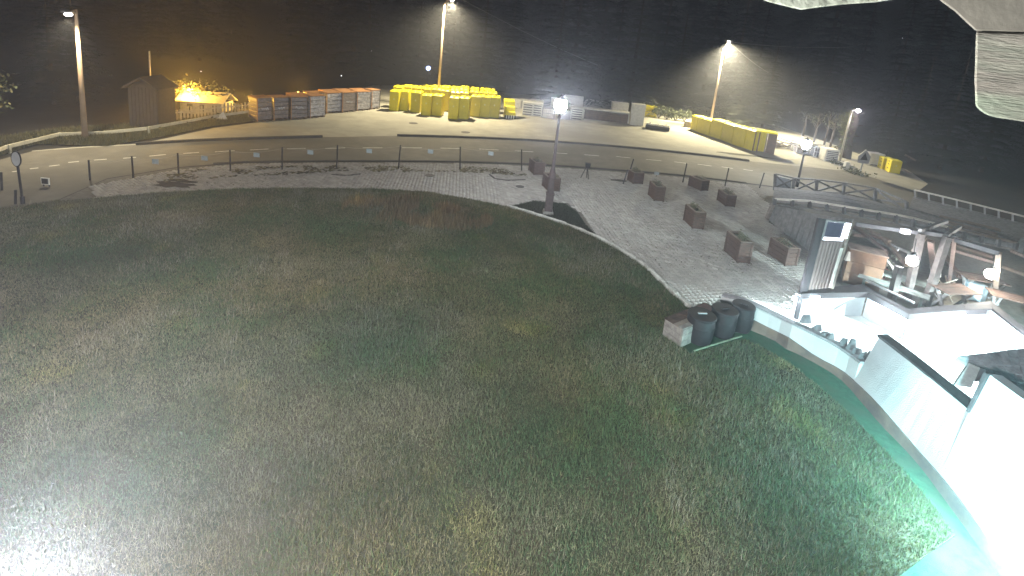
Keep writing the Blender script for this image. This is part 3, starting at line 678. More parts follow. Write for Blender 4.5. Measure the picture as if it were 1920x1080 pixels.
# px,py is the centre of the footprint
r45 = math.radians(-86)
planter(1005, 325, 1.0, .58, .84, math.radians(-72), 'brown planter box behind the park lamp post, nearest the fence post', seed=1)
planter(1032, 355, 1.0, .58, .80, math.radians(-74), 'brown planter box directly behind the base of the park lamp post', seed=2)
planter(1190, 343, .7, .58, .74, math.radians(-75), 'small planter box with a slanted post behind, right of the tripod', seed=3, plants=7)
planter(1229, 373, 1.0, .46, .86, r45, 'reddish planter box right below the small one near the road', seed=4)
planter(1308, 354, 1.05, .5, .70, math.radians(-66), 'grey-green planter box between the dark posts near the road', seed=5, plants=3)
planter(1360, 383, 1.0, .45, .70, r45, 'planter box with broken pale slats, left of the terrace wall', seed=6, plants=6)
planter(1299, 423, 1.05, .46, .88, r45, 'tall dark planter box in the middle of the plaza', seed=7, plants=5)
planter(1380, 484, 1.1, .44, .95, r45, 'largest nearest planter box with leafy plants, left of its twin', seed=8, plants=8)
planter(1465, 489, 1.05, .44, .80, math.radians(-80), 'slatted planter box closest to the wooden screen', seed=9, plants=6)

# ------------------------------------------------------------------ park lamps
def park_lamp(bx, by, tx, ty, label, power, full=True):
    b = P(bx, by); t = above(b, tx, ty); H = t.z
    L = thing('park_lamp', label, 'lamp post', b, 0, 'park lamps with frosted lantern heads')
    lean = Vector((0, 0, 0))
    if full:
        mb = MB(); mb.box((0, 0, .09), (.46, .46, .18), taper=.86); mb.build('concrete_footing', m_kerb, L, bevel=.02)
        mb = MB(); mb.box((0, 0, .52), (.30, .30, .70)); mb.build('base_box', m_brn, L, bevel=.015)
        mb = MB(); mb.box((0, 0, .90), (.35, .35, .05)); mb.box((0, 0, 1.25), (.26, .26, .68), taper=.75); mb.build('base_column', m_brn, L, bevel=.012)
        mb = MB(); mb.lathe([(.20, 1.58), (.15, 1.62), (.09, 1.95), (.075, 2.0), (.085, 2.03), (.065, 2.07), (.05, H - .62), (.07, H - .58), (.06, H - .5), (.03, H - .42)], 14); mb.build('column', m_brn, L, smooth=True)
    else:
        mb = MB(); mb.lathe([(.09, 0), (.09, .5), (.065, .55), (.05, H - .6), (.07, H - .55), (.07, H - .48), (.03, H - .4)], 12); mb.build('column', m_iron, L, smooth=True)
    mb = MB(); mb.lathe([(.05, H - .42), (.16, H - .38), (.17, H - .35)], 14); mb.build('lantern_collar', m_iron, L)
    g = MB().lathe([(.10, H - .34), (.17, H - .28), (.24, H - .12), (.245, H + .02), (.20, H + .14), (.09, H + .19)], 18).build('lantern_globe', emat('lantern_glow_%d' % power, (.86, .92, 1.0), power / 2.3), L, smooth=True)
    g.visible_shadow = True
    mb = MB(); mb.lathe([(.17, H + .175), (.19, H + .20), (.06, H + .29), (.015, H + .36)], 14); mb.build('lantern_cap', m_iron, L, smooth=True)
    return L
park_lamp(1027, 402, 1048, 194, 'tall brown park lamp with glowing lantern at the lawn corner', 1100)
park_lamp(1494, 350, 1509, 268, 'farther park lamp glowing behind the X-braced fence', 900, False)

# ------------------------------------------------------------------ street lamps
def street_lamp(bx, by, tx, ty, hx, hy, label, power, col, gm=None, tilt=10, cone=140):
    b = P(bx, by); t = above(b, tx, ty); H = t.z
    L = thing('street_lamp', label, 'street lamp', b, 0, 'tall street lamps of the car park')
    mp = mat('pole_galvanised_warm', (.42, .30, .20), (.34, .24, .16), 3, .6, metal=.1)
    mb = MB(); mb.tube([(0, 0, 0), (0, 0, H * .5), (0, 0, H)], [.13, .10, .065], 12); mb.build('pole', mp, L, smooth=True)
    h = above(b + Vector((.9, -.1, 0)), hx, hy) - b
    mb = MB(); mb.tube([(0, 0, H - .05), (h.x * .45, h.y * .45, H + (h.z - H) * .75 + .08), (h.x * .8, h.y * .8, h.z + .08)], .035, 8); mb.build('arm', mp, L, smooth=True)
    d = Vector((h.x, h.y, 0)).normalized()
    mb = MB(); mb.bar(h - d * .35 + Vector((0, 0, .09)), h + d * .35 + Vector((0, 0, .09)), .30, .10); mb.build('lamp_head', m_galv, L, bevel=.03)
    mb = MB(); mb.sphere(h + Vector((0, 0, -.02)), .15, 14, .6); mb.build('lamp_glass', gm or m_gloww, L, smooth=True)
    sp_ = lamp('lamp_light', b + h + Vector((0, 0, -.16)), power, col, L, .14, cone); sp_.rotation_euler = Vector((0, -math.sin(math.radians(tilt)), -math.cos(math.radians(tilt)))).to_track_quat('-Z', 'Y').to_euler()
    return L
street_lamp(820, 203, 835, 6, 848, 0, 'tall street lamp rising behind the yellow pad block', 20000, (1.0, .86, .56), None, 15, 146)
street_lamp(1331, 236, 1349, 92, 1366, 78, 'tall street lamp with blazing head behind the yellow row', 56000, (1.0, .88, .58), None, 26, 128)
street_lamp(160, 262, 175, 20, 128, 26, 'tall street lamp at upper left', 3400, (1.0, .86, .60))

# tree trunk with small lamp and slender pole at right
def trunk_mesh(pts, rs, name, parent, n=10, g=None):
    g = g or random.Random(5); mb = MB(); mb.tube(pts, rs, n); 
    for v in mb.v: v += Vector((g.uniform(-1, 1), g.uniform(-1, 1), 0)) * .03
    return mb.build(name, m_bark, parent, smooth=True)
b = P(1584, 296); tp = above(b, 1600, 204)
tk = thing('ivy_covered_tree_stub', 'cut ivy-covered tree trunk lit by a small lamp at right', 'tree', b)
h = tp.z; g = random.Random(3)
pts_ = [Vector((math.sin(k * 1.3) * .08, 0, h * k / 8)) for k in range(9)]
trunk_mesh(pts_, [.45, .36, .33, .31, .33, .30, .29, .27, .2], 'trunk', tk)
for k in range(9):
    z = h * g.uniform(.25, .95); s = g.choice((-1, 1)); mb = MB(); mb.tube([(0, 0, z), (s * .45, -.1, z + .2), (s * g.uniform(.5, .8), -.2, z + .25)], [.07, .05, .02], 6); mb.build('branch_stub', m_bark, tk)
def leafcloud(name, parent, spots, n, size, cols, seed):
    g = np.random.default_rng(seed); co = []; ti = []
    for (x, y, z, rx, rz) in spots:
        u = g.normal(0, .45, (n, 3)); c = np.array([x, y, z]) + u * [rx, rx, rz]
        a = g.normal(0, 1, (n, 3)); a /= np.linalg.norm(a, axis=1)[:, None]; b_ = np.cross(a, g.normal(0, 1, (n, 3))); b_ /= np.linalg.norm(b_, axis=1)[:, None]
        s = g.uniform(*size, (n, 1)); q = np.stack([c - a * s, c + b_ * s * .5, c + a * s, c - b_ * s * .5], 1); co.append(q.reshape(-1, 3))
        ti.append(np.array(cols)[g.integers(0, len(cols), n)].repeat(4, 0))
    co = np.concatenate(co); return npmesh(name, co, np.arange(len(co)).reshape(-1, 4), m_leafm, np.concatenate(ti), parent=parent)
leafcloud('ivy', tk, [(-.5 + g.uniform(-.4, .1), -.1, h * (.2 + .08 * k), .45, .5) for k in range(9)], 60, (.05, .13), [(.09, .11, .05), (.14, .14, .07), (.06, .07, .035)], 4)
b = P(1575, 300); tp = above(b, 1592, 207); lp = thing('slender_lamp_pole', 'slender cream pole with a small violet-white lamp in front of the tree stub', 'lamp post', b)
MB().tube([(0, 0, 0), (0, 0, tp.z)], [.09, .07], 10).build('pole', m_railm, lp, smooth=True)
MB().bar((0, 0, tp.z), (.45, 0, tp.z + .12), .07, .07).build('arm', m_galv, lp); MB().sphere((.5, 0, tp.z + .06), .19, 12, .8).build('lamp_glass', emat('lamp_glow_violet', (.78, .72, 1), 8), lp, smooth=True)
lamp('lamp_light', b + Vector((.5, -.3, tp.z - .3)), 160, (.95, .9, 1), lp, .1)

# ------------------------------------------------------------------ yellow pads
def pad_proto(w, d, h, m_body, m_top, name, label, group, emblem=True, straps=True):
    t = thing(name, label, 'crash pad', (0, 0, 0), 0, group)
    MB().box((0, 0, h / 2 - .03), (w - .03, d, h - .06)).build('body', m_body, t, bevel=.035)
    mb = MB()
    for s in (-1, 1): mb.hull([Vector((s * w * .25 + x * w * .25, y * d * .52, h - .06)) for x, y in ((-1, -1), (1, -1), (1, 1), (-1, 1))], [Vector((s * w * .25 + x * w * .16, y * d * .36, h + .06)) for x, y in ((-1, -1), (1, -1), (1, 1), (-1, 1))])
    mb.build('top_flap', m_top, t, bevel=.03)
    if emblem: disc('emblem', m_emb, .055, .085, -d / 2 - .028, h * .60, t)
    MB().box((0, -d / 2 - .003, .16), (w * .92, .012, .02)).build('seam', m_top, t)
    if straps:
        for z in (.3, .62, .85): MB().box((-w / 2 + .006, -d * .1, h * z), (.05, .20, .09)).build('strap', m_dark, t)
    return t
YW, YD, YH = .80, 1.1, 1.86
yp = pad_proto(YW, YD, YH, m_yel, m_yeltop, 'yellow_pad', 'x', 'yellow crash pads standing in the block')
front_row = [(729, 208.5, 170), (747, 208, 170), (769, 211.5, 172), (789, 217, 177.5), (809.5, 217.5, 178), (840, 224, 182), (859.5, 224, 182.5), (881, 219.5, 179.5), (898.5, 220, 180), (916.5, 221, 181)]
lab = ['leftmost yellow pad of the block, next to the wrapped crates', 'second yellow pad from the left of the block', 'third yellow pad, set slightly forward in the block', 'fourth yellow pad from the left, with wide plain face', 'fifth yellow pad, left of the most forward pair', 'left one of the most forward pair of yellow pads', 'right one of the most forward pair of yellow pads', 'yellow pad just right of the forward pair', 'second yellow pad from the right end of the block', 'rightmost upright yellow pad of the block']
first = True
for (x, y, yt), l in zip(front_row, lab):
    b0 = P(x, y); b1 = P(x + 18, y); w = (b1 - b0).length; rz = -.05
    o = yp if first else copy_tree(yp, l); o['label'] = l; first = False
    hh = above(b0, x, yt).z
    o.scale = ((w) / YW * .98, 1, hh / YH * .98); o.location = b0.lerp(b1, .5) + Vector((0, YD / 2 + .02, 0.008)); o.rotation_euler = (0, 0, rz)
rear = [(732, 204), (750, 203.5), (768, 204), (786, 207), (804, 208.5), (822, 210), (840, 215), (858, 215.5), (840, 207), (858, 208), (876, 212), (893, 213), (911, 214), (822, 202), (840, 201), (858, 202), (876, 203), (894, 204.5), (908, 206), (804, 201.5), (786, 202)]
for x, y in rear:
    o = copy_tree(yp, 'yellow crash pad standing in the rear rows of the yellow block'); o['group'] = 'yellow crash pads of the rear rows'
    b = P(x + 9, y); o.location = b + Vector((R_.uniform(-.06, .06), 1.0, .008)); o.rotation_euler = (0, 0, R_.uniform(-.08, .05)); o.scale = (1, 1, R_.uniform(.96, 1.03))
# right-hand row of yellow pads
row = [(1293, 242), (1304, 246.5), (1328, 255), (1350, 262), (1370.5, 270), (1393, 277.5), (1409, 283)]
rtop = [214, 217.5, 221, 227.5, 233, 239, 244.5]
rl = ['yellow pad at the far left end of the long yellow row', 'second pad of the long yellow row', 'third pad of the long yellow row', 'fourth pad of the long yellow row', 'fifth pad of the long yellow row', 'sixth pad of the long yellow row, beside the open frame']
pr = pad_proto(1.0, 1.1, 1.86, m_yel, m_yeltop, 'yellow_pad', 'x', 'yellow crash pads of the long right row', False, False)
for i in range(6):
    a = P(*row[i]); b = P(*row[i + 1]); d = b - a; w = d.length; rz = math.atan2(d.y, d.x); nn = Vector((-d.y, d.x, 0)).normalized()
    o = pr if i == 0 else copy_tree(pr, rl[i]); o['label'] = rl[i]; hh = above(a, row[i][0], rtop[i]).z
    o.scale = (w, 1, hh / 1.86 * .97); o.location = (a + b) / 2 + nn * .57; o.rotation_euler = (0, 0, rz)
# open frame at the end of the row
a = P(1411, 283.5); b = P(1434, 286); c = P(1451, 290); 
fr2 = thing('open_yellow_frame', 'open brown wooden bay with a yellow panel at the end of the yellow row', 'crate', a)
hh = above(a, 1411, 246).z
def up_(p, h): return Vector((p.x, p.y, h))
back_ = Vector((.35, 1.1, 0))
for p, q, nm, mm in ((b, c, 'side_panel', m_cupb), (a + back_, b + back_, 'back_panel', m_dark)):
    mb = MB(); th = Vector((.03, .05, 0)); mb.hull([p, q, q + th, p + th], [up_(v, hh) for v in (p, q, q + th, p + th)]); mb.build(nm, mm, fr2, world=True)
for k, u in enumerate((.02, .35, .96)):
    p = a.lerp(b, u); MB().box((p.x, p.y + .05, hh / 2), (.07, .07, hh)).build('post', m_cupb, fr2, world=True)
p = a.lerp(b, .78); MB().box((p.x, p.y + .12, hh * .5), (.30, .06, hh * .96)).build('yellow_panel', m_yel, fr2, world=True, bevel=.02)
mb = MB(); v = [up_(a, hh), up_(c, hh), up_(c + back_, hh), up_(a + back_, hh)]; mb.hull(v, [x + Vector((0, 0, .12)) for x in v]); mb.build('top_pad', m_yeltop, fr2, world=True, bevel=.03)

# tilted yellow stack with striped underside
b = P(956, 223); tl = thing('tilted_yellow_pads', 'tilted stepped stack of yellow pads with black and white striped end', 'crash pad', b, math.radians(8))
W_ = .95
for k in range(3):
    z0 = .18 + k * .42; y0 = .15 + k * .42
    mb = MB(); v = [Vector((x, y, z)) for x, y, z in ((-W_ / 2, y0 - .15, z0), (W_ / 2, y0 - .15, z0), (W_ / 2, y0 + .75, z0 + .12), (-W_ / 2, y0 + .75, z0 + .12))]
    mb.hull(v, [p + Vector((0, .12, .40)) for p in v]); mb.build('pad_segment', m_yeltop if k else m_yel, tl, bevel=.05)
for k in range(9):
    x = -W_ / 2 + (k + .5) * W_ / 9; MB().box((x, -.01, .16), (W_ / 9 - .01, .1, .30)).build('end_stripe', m_whitep if k % 2 else m_dark, tl)
MB().box((-.42, .5, .5), (.12, .9, 1.0)).build('side_flap', m_yel, tl, bevel=.02)

# ------------------------------------------------------------------ wrapped crate stacks with orange lids
def crate_stack(x0, y0, x1, y1, yt, white, label, depth=1.0, grp='wrapped crate stacks at the left of the car park'):
    a = P(x0, y0); b = P(x1, y1); w = (b - a).length; d = b - a; rz = math.atan2(d.y, d.x); hh = above(a, x0, yt).z
    nn = Vector((-d.y, d.x, 0)).normalized(); t = thing('wrapped_crate_stack', label, 'crate stack', (a + b) / 2 + nn * depth / 2, rz, grp)
    g = random.Random(int(x0)); n = 5; base = .13
    for k in range(3): MB().box((-w / 2 + w * (.1 + .4 * k), 0, .05), (w * .14, depth, .1)).build('pallet_block', m_wood2, t)
    for k in range(n):
        z = base + (hh - base - .05) * (k + .5) / n; lh = (hh - base) / n
        mm = m_wrapw if (white and k % 1 == 0) else m_wrap
        MB().box((g.uniform(-.015, .015), 0, z), (w - .06, depth - .04, lh - .03)).build('crate', m_wrapg if white else m_wrap, t, bevel=.02)
        if white or k == 2:
            ww = w * (g.uniform(.3, .9) if white else .45); mb = MB(); m_ = 7; lo = []; hi = []
            for j in range(m_ + 1):
                xx = -ww / 2 + ww * j / m_; zz_ = z + g.uniform(-.07, .07)
                lo.append(Vector((xx, -depth / 2 - .005, zz_ - lh * .22))); hi.append(Vector((xx, -depth / 2 - .03, zz_ + lh * .16)))
            mb.add(lo + hi + [p + Vector((0, .03, 0)) for p in lo + hi], [[j, j + 1, m_ + 2 + j, m_ + 1 + j] for j in range(m_)] + [[2 * m_ + 2 + j, 3 * m_ + 3 + j, 3 * m_ + 4 + j, 2 * m_ + 3 + j] for j in range(m_)]); mb.build('plastic_wrap', m_wrapw, t)
    MB().box((0, 0, hh - .015), (w - .02, depth, .05)).build('lid', m_orange, t, bevel=.012)
    for s in (-1, 1): MB().box((s * (w / 2 - .03), -depth / 2 - .006, hh / 2), (.035, .02, hh - .12)).build('corner_strip', m_dark if s > 0 else m_orange, t)
    return t
cs = [(482, 229.5, 511, 226.5, 183.5, 0, 'leftmost dark crate stack with a pale label'), (513, 226.5, 542, 224.5, 182.5, 0, 'second dark crate stack from the left, plain'), (545, 225, 577, 223.5, 181.5, 0, 'third dark crate stack, with pale torn wrapping'),
      (581, 222.5, 610, 219.5, 180, 1, 'silver-wrapped crate stack, fourth from the left'), (612, 213.5, 640, 211, 174.5, 1, 'silver-wrapped crate stack, fifth from the left'), (641.5, 212, 667, 209.5, 173.5, 0, 'brown crate stack between two silver ones'),
      (669, 208.5, 695, 206.5, 172, 1, 'silver-wrapped crate stack, second from the yellow pads'), (696, 205.5, 712, 204, 169, 1, 'narrow silver-wrapped crate stack next to the yellow pads')]
for c in cs: crate_stack(*c)
for c in [(548, 211, 577, 209, 177.5, 0, 'rear crate stack with orange lid behind the third one'), (580, 209, 608, 207, 174, 0, 'rear crate stack with orange lid behind the silver fourth'), (608, 203, 633, 201.5, 171, 0, 'rear crate stack with orange lid behind the silver fifth'), (634, 200, 660, 198.5, 169.5, 0, 'rear crate stack with orange lid behind the brown one'), (662, 199, 688, 198, 168.5, 0, 'rear crate stack at the right end, orange lid')]: crate_stack(*c, grp='wrapped crate stacks of the rear row')

# ------------------------------------------------------------------ pale pads, cages, boxes behind the near lamp
wp = []
def pale_pad(x0, y0, x1, yt, label, stripes=5, m=m_whitep, depth=.9, grp='pale pads and cages in the middle of the car park'):
    a = P(x0, y0); b = P(x1, y0); w = (b - a).length; hh = above(a, x0, yt).z
    t = thing('pale_pad_stack', label, 'pad stack', (a + b) / 2 + Vector((0, depth / 2, 0)), -.06, grp)
    MB().box((0, 0, hh / 2), (w, depth, hh)).build('body', m, t, bevel=.05)
    MB().box((0, 0, hh + .01), (w * 1.02, depth * 1.02, .08)).build('top_flap', m_whitep, t, bevel=.03)
    for k in range(stripes):
        z = hh * (.1 + .75 * k / max(1, stripes - 1)); MB().box((0, -depth / 2 - .008, z), (w * .8, .03, hh * .055)).build('strap', m_dark, t, bevel=.005)
    return t
pale_pad(980, 217, 997, 193, 'pale pad stack with dark straps, left of the striped pair'); pale_pad(1000, 218, 1014, 195, 'pale pad stack with dark straps, right of the pair')
pale_pad(958, 202, 975, 187, 'pale pad behind the tilted yellow pads, left one', 0); pale_pad(976, 203, 995, 188, 'pale pad behind the strapped pair, left', 0); pale_pad(997, 205, 1016, 189, 'pale pad behind the strapped pair, right', 0)
def cage(x0, y0, x1, yt, label, m=m_galv, n=6, depth=.8, grp='wire cages under the lamp', infill=m_whitep):
    a = P(x0, y0); b = P(x1, y0); w = (b - a).length; hh = above(a, x0, yt).z
    t = thing('wire_cage', label, 'cage', (a + b) / 2 + Vector((0, depth / 2, 0)), -.08, grp)
    for sx in (-1, 1):
        for sy in (-1, 1): MB().box((sx * w / 2, sy * depth / 2, hh / 2), (.05, .05, hh)).build('post', m, t)
    for z in (.08, hh * .5, hh):
        for sy in (-1, 1): MB().box((0, sy * depth / 2, z), (w, .04, .05)).build('rail', m, t)
    for k in range(1, n): MB().box((-w / 2 + w * k / n, -depth / 2, hh / 2), (.02, .02, hh)).build('wire', m, t)
    if infill: MB().box((0, .06, hh * .42), (w * .85, depth * .7, hh * .75)).build('content', infill, t, bevel=.03)
    return t
cage(1018, 223, 1037, 202, 'wire cage left of the bright lantern'); cage(1050, 225, 1069, 203, 'wire cage just right of the lantern', infill=m_galv); pale_pad(1071, 225, 1090, 202, 'white strapped stack right of the lantern cages', 5)
pale_pad(1062, 204, 1088, 181, 'upper white box stacked behind the lantern', 0)
pale_pad(1036, 202, 1060, 186, 'white pad behind the bright lantern', 0)
# long low brown container
a = P(1093, 222.5); b = P(1178, 232.5); d = b - a; w = d.length; hh = above(a, 1093, 203).z
t = thing('long_low_crate', 'long low brown crate with pale lid in the middle of the car park', 'crate', (a + b) / 2 + Vector((.05, .5, 0)), math.atan2(d.y, d.x))
for k in range(4): MB().box((0, -.45 , hh * (.12 + .2 * k)), (w, .05, hh * .18)).build('side_plank', m_cupb, t)
MB().box((0, .05, hh * .42), (w - .1, .9, hh * .8)).build('body', m_wood2, t)
MB().box((0, 0, hh), (w + .1, 1.1, .12)).build('lid', m_whitep, t, bevel=.03)
for s in (-1, 1): MB().box((s * (w / 2 - .03), -.49, hh * .45), (.1, .05, hh * .85)).build('corner_post', m_whitep, t)
pale_pad(1149, 222, 1172, 193, 'white pad standing behind the long low crate', 0)
pale_pad(1184, 236, 1203, 195.5, 'tall white pad pillar right of the long low crate', 0, depth=.7)
for i, (x, y, yt) in enumerate(((1203, 219, 198), (1216, 220, 199.5))):
    o = copy_tree(yp, ['yellow pad just right of the tall white pillar', 'outer yellow pad of the pair beside the white pillar'][i]); o['group'] = 'yellow pads beside the white pillar'
    a = P(x, y); b = P(x + 13, y); o.location = (a + b) / 2 + Vector((0, .5, 0)); o.scale = ((b - a).length / YW, .8, above(a, x, yt).z / YH)
t = thing('low_dark_trolley', 'low dark flat trolley with pale bars beside the white pillar', 'trolley', P(1232, 243), -.25)
MB().box((0, 0, .22), (2.1, .9, .34)).build('tray', m_dark, t, bevel=.03)
for k in range(4): MB().box((-.8 + .53 * k, -.42, .50), (.46, .10, .10)).build('bar', m_whitep, t, bevel=.01)
for k in range(3): MB().box((-.7 + .7 * k, 0, .62), (.08, 1.0, .06)).build('cross_bar', m_galv, t)
t = thing('brick_pile', 'low pale brick stack left of the long yellow row', 'brick stack', P(1288, 238), -.3)
for k in range(4):
    for j in range(3): MB().box((-.22 + .22 * j, 0, .07 + .14 * k), (.205, .5, .125), taper=.96).build('brick', m_crate, t)
# rubble pile and rails right of yellow row
t = thing('rubble_pile', 'pile of rough branches and boards right of the yellow row', 'pile', P(1480, 278)); g = random.Random(9)
for k in range(34):
    p = Vector((g.uniform(-1.6, 1.6), g.uniform(-.5, .5), g.uniform(.05, .6))); a_ = g.uniform(-.5, .5); q = Vector((math.cos(a_), math.sin(a_) * .5, g.uniform(-.25, .25))) * g.uniform(.3, .9)
    MB().bar(p - q, p + q, .07, .06).build('board', g.choice([m_crate, m_wood2, m_wood, m_kerb]), t)
cage(1499, 290, 1520, 276, 'low grey cage left of the far white stacks', infill=m_wrap, grp='cages right of the far lamp')
pale_pad(1521, 292, 1528.5, 270, 'narrow white stack beside the far lantern', 5, grp='pale stacks by the tree stub')
cage(1530, 297, 1549, 274, 'dark-filled cage between two white stacks', infill=m_dark, grp='cages right of the far lamp')
pale_pad(1550, 303.5, 1567, 281, 'white slatted stack next to the tree stub', 6, grp='pale stacks by the tree stub')
# stub post and shrubs
t = MB().box((0, 0, .3), (.32, .3, .65), taper=.9).build('concrete_stub', m_whitep, bevel=.03); t.location = P(1585, 319); tag(t, 'short pale concrete stub in the weeds by the far road', 'bollard')
# triangular sign
b = P(1612, 327); tp = above(b, 1620, 283); t = thing('warning_sign', 'house-shaped warning sign on a thin pole by the far road', 'sign', b)
MB().tube([(0, 0, 0), (0, 0, tp.z - .3)], .045, 8).build('pole', m_galv, t)
mb = MB(); v = [Vector((x, -.05, tp.z + z)) for x, z in ((-.38, -.85), (.38, -.85), (.42, -.35), (0, .12), (-.42, -.35))]; mb.hull(v, [p + Vector((0, .05, 0)) for p in v]); mb.build('plate', m_galv, t)
mb = MB(); v = [Vector((x, -.06, tp.z + z)) for x, z in ((-.26, -.62), (.26, -.62), (0, -.12))]; mb.hull(v, [p + Vector((0, .01, 0)) for p in v]); mb.build('symbol', m_dark, t)
pale_pad(1634, 312, 1651, 289, 'white pads at the far right side of the road', 1, grp='pale stacks at the far right')
for i, (x, y, yt) in enumerate(((1657, 317, 295), (1671, 323, 299))):
    o = copy_tree(yp, ['left yellow pad at the far right roadside', 'right yellow pad at the far right roadside'][i]); o['group'] = 'yellow pads at the far right roadside'
    a = P(x, y); b = P(x + 14, y + 5); o.location = (a + b) / 2 + Vector((.15, .5, 0)); o.rotation_euler = (0, 0, -.3); o.scale = ((b - a).length / YW, .8, above(a, x, yt).z / YH)
t = thing('leaning_beams', 'two pale beams sticking out beside the far right yellow pads', 'beams', P(1688, 325))
MB().bar((0, 0, 1.4), (.7, -.2, 1.1), .12, .12).build('beam', m_wood2, t); MB().bar((0, 0, .35), (.6, -.25, .1), .12, .12).build('beam', m_wood2, t)

# tripod brazier
b = P(1098, 335); hh = above(b, 1098, 305).z
t = thing('tripod_brazier', 'small dark box on three thin spread legs on the plaza', 'brazier', b)
MB().box((.02, 0, hh - .13), (.24, .2, .26), taper=1.15).build('box', m_iron, t, bevel=.01)
for q in ((-.30, -.10), (.12, -.22), (.06, .10)): MB().tube([(q[0] * .2, q[1] * .2, hh - .25), (q[0], q[1], 0)], .022, 6).build('leg', m_iron, t)

# manholes, puddle patch
for (x, y, r, l) in ((775, 231, .32, 'manhole cover in the car park, left one'), (873, 248, .32, 'manhole cover in the car park, right one'), (806, 329, .22, 'small drain cover in the paving'), (975, 350, .2, 'small drain lid in the paving near the lamp')):
    mb = MB(); mb.lathe([(r, 0), (r, .014)], 20); o = mb.build('manhole_cover', m_cast); o.location = P(x, y, .056 if y > 300 else .012); tag(o, l, 'manhole cover')
def ring(name, px, z, w, label):
    pts_ = [P(x, y, z) for x, y in px]; mb = MB()
    for a, b in zip(pts_[:-1], pts_[1:]): mb.bar(a, b, w, .03)
    tag(mb.build(name, m_mud), label, 'groove')
ring('sunken_channel', [(918, 327), (928, 335), (950, 338), (985, 337)], .05, .09, 'dark sunken channel edge in the paving left of the planters')
ring('sunken_channel', [(622, 327), (650, 329), (676, 326)], .05, .07, 'dark sunken channel edge behind the fence posts')
def blob(name, px, py, rx, ry, z, m, label, seed):
    g = random.Random(seed); c = P(px, py, z); v = []
    for k in range(16):
        t = k / 16 * 6.283; r = g.uniform(.6, 1.15); v.append(Vector((c.x + math.cos(t) * rx * r, c.y + math.sin(t) * ry * r, z)))
    mb = MB(); mb.add(v, [list(range(16))]); o = mb.build(name, m); o['kind'] = 'stuff'; o['label'] = label
blob('dirt_patch', 325, 346, .85, .38, .062, m_mud, 'dark dirt patch on the paving at left', 1)
blob('dirt_patch', 340, 339, .6, .2, .063, m_mud, 'smaller dark dirt smear beside the dirt patch', 2)
blob('dirt_patch', 1160, 338, .6, .22, .064, m_mud, 'dark dirt around the leaning post stub', 3)
blob('island_patch', 1398, 291, 2.2, .5, .012, m_lawn, 'faint grassy island patch at the end of the car park', 4)

# ------------------------------------------------------------------ barrels and crate
for i, (x, y, yt, rpx, l) in enumerate(((1308, 636, 590, 22.5, 'nearest black barrel with lid handle beside the grey crate'), (1351, 625, 583, 20.5, 'middle black barrel with a flat dark lid'), (1386, 616, 577, 17.5, 'farthest black barrel with raised rim beside the curved wall'))):
    b = P(x, y, .04); h = above(b, x, yt - 4).z - .04; h = max(.7, min(.95, h)); r = rpx / FPX * (b - CAM).length * .97
    t = thing('black_barrel', l, 'barrel', b, R_.uniform(0, 3), 'black barrels on the green turf')
    MB().lathe([(r * .86, 0), (r * .93, h * .08), (r * .99, h * .3), (r * 1.0, h * .55), (r * .97, h * .9), (r * .93, h * .93)], 28).build('body', m_barrel, t, smooth=True)
    MB().lathe([(r * 1.02, h * .915), (r * 1.03, h * .965), (r * .98, h), (r * .9, h * 1.004), (r * .86, h * .975), (r * .01, h * .985)], 28).build('lid', m_barrel, t, smooth=False)
    MB().bar((-r * .35, 0, h * 1.03), (r * .35, 0, h * 1.03), .05, .03).build('lid_handle', m_barrel if i else m_galv, t, bevel=.008)
    mb = MB(); mb.lathe([(r * 1.005, h * .60), (r * 1.02, h * .62), (r * 1.005, h * .64)], 28); mb.build('hoop', m_barrel, t)
# long crate behind the barrels
hC = .5
c1_ = P(1246, 618, .03); c2_ = P(1272, 630, .03); tb = P(1352, 572, hC); 
a = c1_; dn = (Vector((c2_.x, c2_.y, 0)) - Vector((c1_.x, c1_.y, 0))); wC = dn.length * 1.15; dn.normalize()
tl_ = P(1247, 598, hC); tr_ = P(1320, 570, hC); dl = Vector((tr_.x - tl_.x, tr_.y - tl_.y, 0)); LC = dl.length; dl.normalize(); wd = Vector((dl.y, -dl.x, 0))
rzC = math.atan2(dl.y, dl.x)
org = Vector((tl_.x, tl_.y, .03)) + dl * (LC / 2 + .02) + wd * .26
t = thing('long_grey_crate', 'long grey plank crate with brown lid behind the black barrels', 'crate', org, rzC)
for k in range(3):
    for s in (-1, 1): MB().box((0, s * .26, .08 + .155 * k), (LC, .025, .145)).build('plank', m_crate, t)
    for s in (-1, 1): MB().box((s * LC / 2, 0, .08 + .155 * k), (.025, .49, .145)).build('plank', m_crate, t)
for k in range(4): MB().box((0, -.2 + .135 * k, .49), (LC + .06, .128, .028)).build('lid_plank', [m_crate, m_wood2, m_wood, m_wood][k], t, bevel=.004)
MB().box((LC * .36, .02, .515), (LC * .22, .42, .03)).build('brown_sheet', mat('reddish_sheet', (.2, .11, .1), (.12, .07, .065), 6, .7, .4), t, bevel=.006)
b = P(1268, 626, .04); o = MB().box((0, 0, .15), (.30, .22, .30), taper=.92).build('foil_parcel', m_tin, bevel=.03); o.location = b; o.rotation_euler = (0, 0, .3); tag(o, 'crumpled silver foil parcel in front of the grey crate', 'parcel')

# ------------------------------------------------------------------ slatted wooden screen with lightbox
bL = P(1497, 590, .05); bL2 = P(1505, 545, Z + .01); bR = P(1567, 541, Z)
zL = .25
scr = thing('slatted_screen', 'slatted brown wooden screen with bright light frame at its top', 'screen', bL)
base_l = P(1496, 585, .1); tl = above(base_l, 1536, 408)
